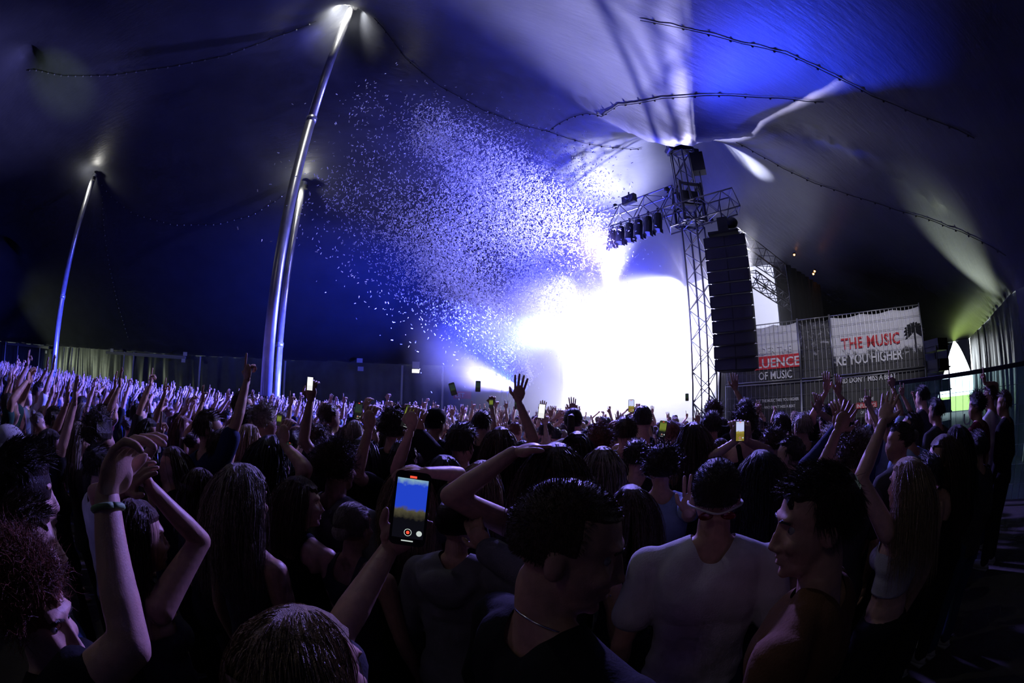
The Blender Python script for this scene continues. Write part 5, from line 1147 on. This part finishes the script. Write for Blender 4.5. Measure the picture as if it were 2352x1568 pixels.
for i, (d, x, y, a) in enumerate(SPOTS[:NCR]):
    k = rs.randrange(len(PROTO)); 
    if a > 8 and rs.random() < .45: k = rs.choice([6, 7, 15, 6])
    if a < 0 and k in (6, 7, 15) and rs.random() < .6: k = rs.choice([0, 1, 2, 3, 4, 5, 14, 17])
    hr, ar, fem, top = PROTO[k]; parts = PR[k]; hc = rs.choice(hcs); tc_ = rs.choice(tcs); sc = (1.60 if fem else 1.74)/1.75*rs.uniform(.95, 1.06)
    b = look_bearing(x, y)+rs.uniform(-22, 22)
    lab = '%s %s hair, %s top, %s, %s' % (HN[hr], hc, tc_, AN[ar], where(a, d))
    assemble(parts, 'person', (x, y, 0), bearing(b), sc, rs.choice(SKINS), HAIRS[hc], CLOTHS[tc_], DENIM if rs.random() < .5 else DARKTR, lab, PEOPLE_GROUP)
# everyone beyond the nearest three hundred, as one object
def low_person(k):
    ar = ['both', 'fist', 'point', 'wave', 'none', 'heart', 'twof'][k]; mb = MB(); cols = []
    P = dict(arms={q: dict(W=v[0], pose=v[1], **{**v[2], 'raise': 1}) for q, v in AR[ar].items()}, fem=k % 2); J, fem = skeleton(P)
    def mark(c): cols.extend([c]*(len(mb.f)-len(cols)))
    mb.tube([(0, 0, .02), (0, 0, .5), (0, 0, .95)], [.12, .15, .17], 6); mark(2)
    mb.tube([(0, 0, .9), (0, 0, 1.15), (0, 0, 1.38), (0, 0, 1.46)], [.16, .15, .19, .08], 7); mark(1)
    mb.ball(J['hc'], (.072, .088, .115), 7, 5); mark(0)
    mb.ball(J['hc']+Vector((0, -.025, .035)), (.085, .09, .10), 7, 5); mark(3)
    for s in 'LR':
        S, E, W, D, N, pose, sg = arm_points(P, J, s); mb.tube([S, E, W], [.05, .036, .026], 5); mark(0)
        A = Vector(D).cross(Vector(N)).normalized() if Vector(D).cross(Vector(N)).length > .01 else Vector((1, 0, 0)); D = Vector(D).normalized()
        mb.tube([W, W+D*.05, W+D*.09], [.024, .036, .03], 5)
        if pose != 'fist':
            for q in ((-.03, -.01, .01, .03) if pose == 'open' else (.02,)): mb.tube([W+D*.085+A*q, W+D*.165+A*q*1.6], [.009, .006], 3)
        mark(0)
    return np.array([tuple(v) for v in mb.v]), mb.f, cols
LP = [low_person(k) for k in range(7)]; V = []; Fc = []; MI = []; nv = 0
for (d, x, y, a) in SPOTS[NCR:]:
    k = rs.randrange(7); v, f, c = LP[k]; s = rs.uniform(.9, 1.04); b = bearing(look_bearing(x, y)+rs.uniform(-20, 20)); R = np.array([[math.cos(b), -math.sin(b), 0], [math.sin(b), math.cos(b), 0], [0, 0, 1]])
    V.append((v*s) @ R.T+np.array([x, y, 0])); Fc += [tuple(i+nv for i in q) for q in f]; nv += len(v); t_ = rs.randrange(4); h_ = rs.randrange(3)
    MI += [0 if q == 0 else 1+t_ if q == 1 else 5 if q == 2 else 6+h_ for q in c]
me = bpy.data.meshes.new('crowd'); me.from_pydata(np.concatenate(V).tolist(), [], Fc); me.update()
for m in (SKINS[0], CLOTHS['black'], CLOTHS['white'], CLOTHS['grey'], CLOTHS['navy'], DENIM, HAIRS['dark brown'], HAIRS['brown'], HAIRS['blond']): me.materials.append(m)
me.polygons.foreach_set('material_index', MI); me.polygons.foreach_set('use_smooth', [True]*len(MI))
prop(link('crowd', me), 'distant part of the crowd with raised hands, reaching to the back wall', 'crowd', kind='stuff')
# ------------------------------------------------------------------ haze from the smoke machines
def fog(loc, scale, dens, rot=0, aniso=.2, power=1.5, label='stage haze'):
    m = bpy.data.materials.new('haze_volume'); m.use_nodes = True; N, L = m.node_tree.nodes, m.node_tree.links
    N.remove(N['Principled BSDF']); out = N['Material Output']; vs = N.new('ShaderNodeVolumeScatter'); vs.inputs['Anisotropy'].default_value = aniso; vs.inputs['Color'].default_value = (1, 1, 1, 1)
    tc = N.new('ShaderNodeTexCoord'); g = N.new('ShaderNodeTexGradient'); g.gradient_type = 'SPHERICAL'; L.new(tc.outputs['Object'], g.inputs[0])
    pw = N.new('ShaderNodeMath'); pw.operation = 'POWER'; pw.inputs[1].default_value = power; L.new(g.outputs['Fac'], pw.inputs[0])
    mu = N.new('ShaderNodeMath'); mu.operation = 'MULTIPLY'; mu.inputs[1].default_value = dens; L.new(pw.outputs[0], mu.inputs[0]); L.new(mu.outputs[0], vs.inputs['Density'])
    L.new(vs.outputs[0], out.inputs['Volume'])
    o = MB().ball((0, 0, 0), 1, 20, 12).build('haze', m, loc=loc, rot=(0, 0, rot)); o.scale = scale
    return prop(o, label, 'haze', kind='stuff')
fog(st(7.6, 4.2, 3.8), (12, 7.8, 9), .5, math.atan2(SD.y, SD.x), label='bright haze over the stage')
v_ = at(1255, 770, 20.5); fog(v_, (7, 7, 6.5), .14, 0, power=1.7, label='blue haze around the thin white pole beside the stage')
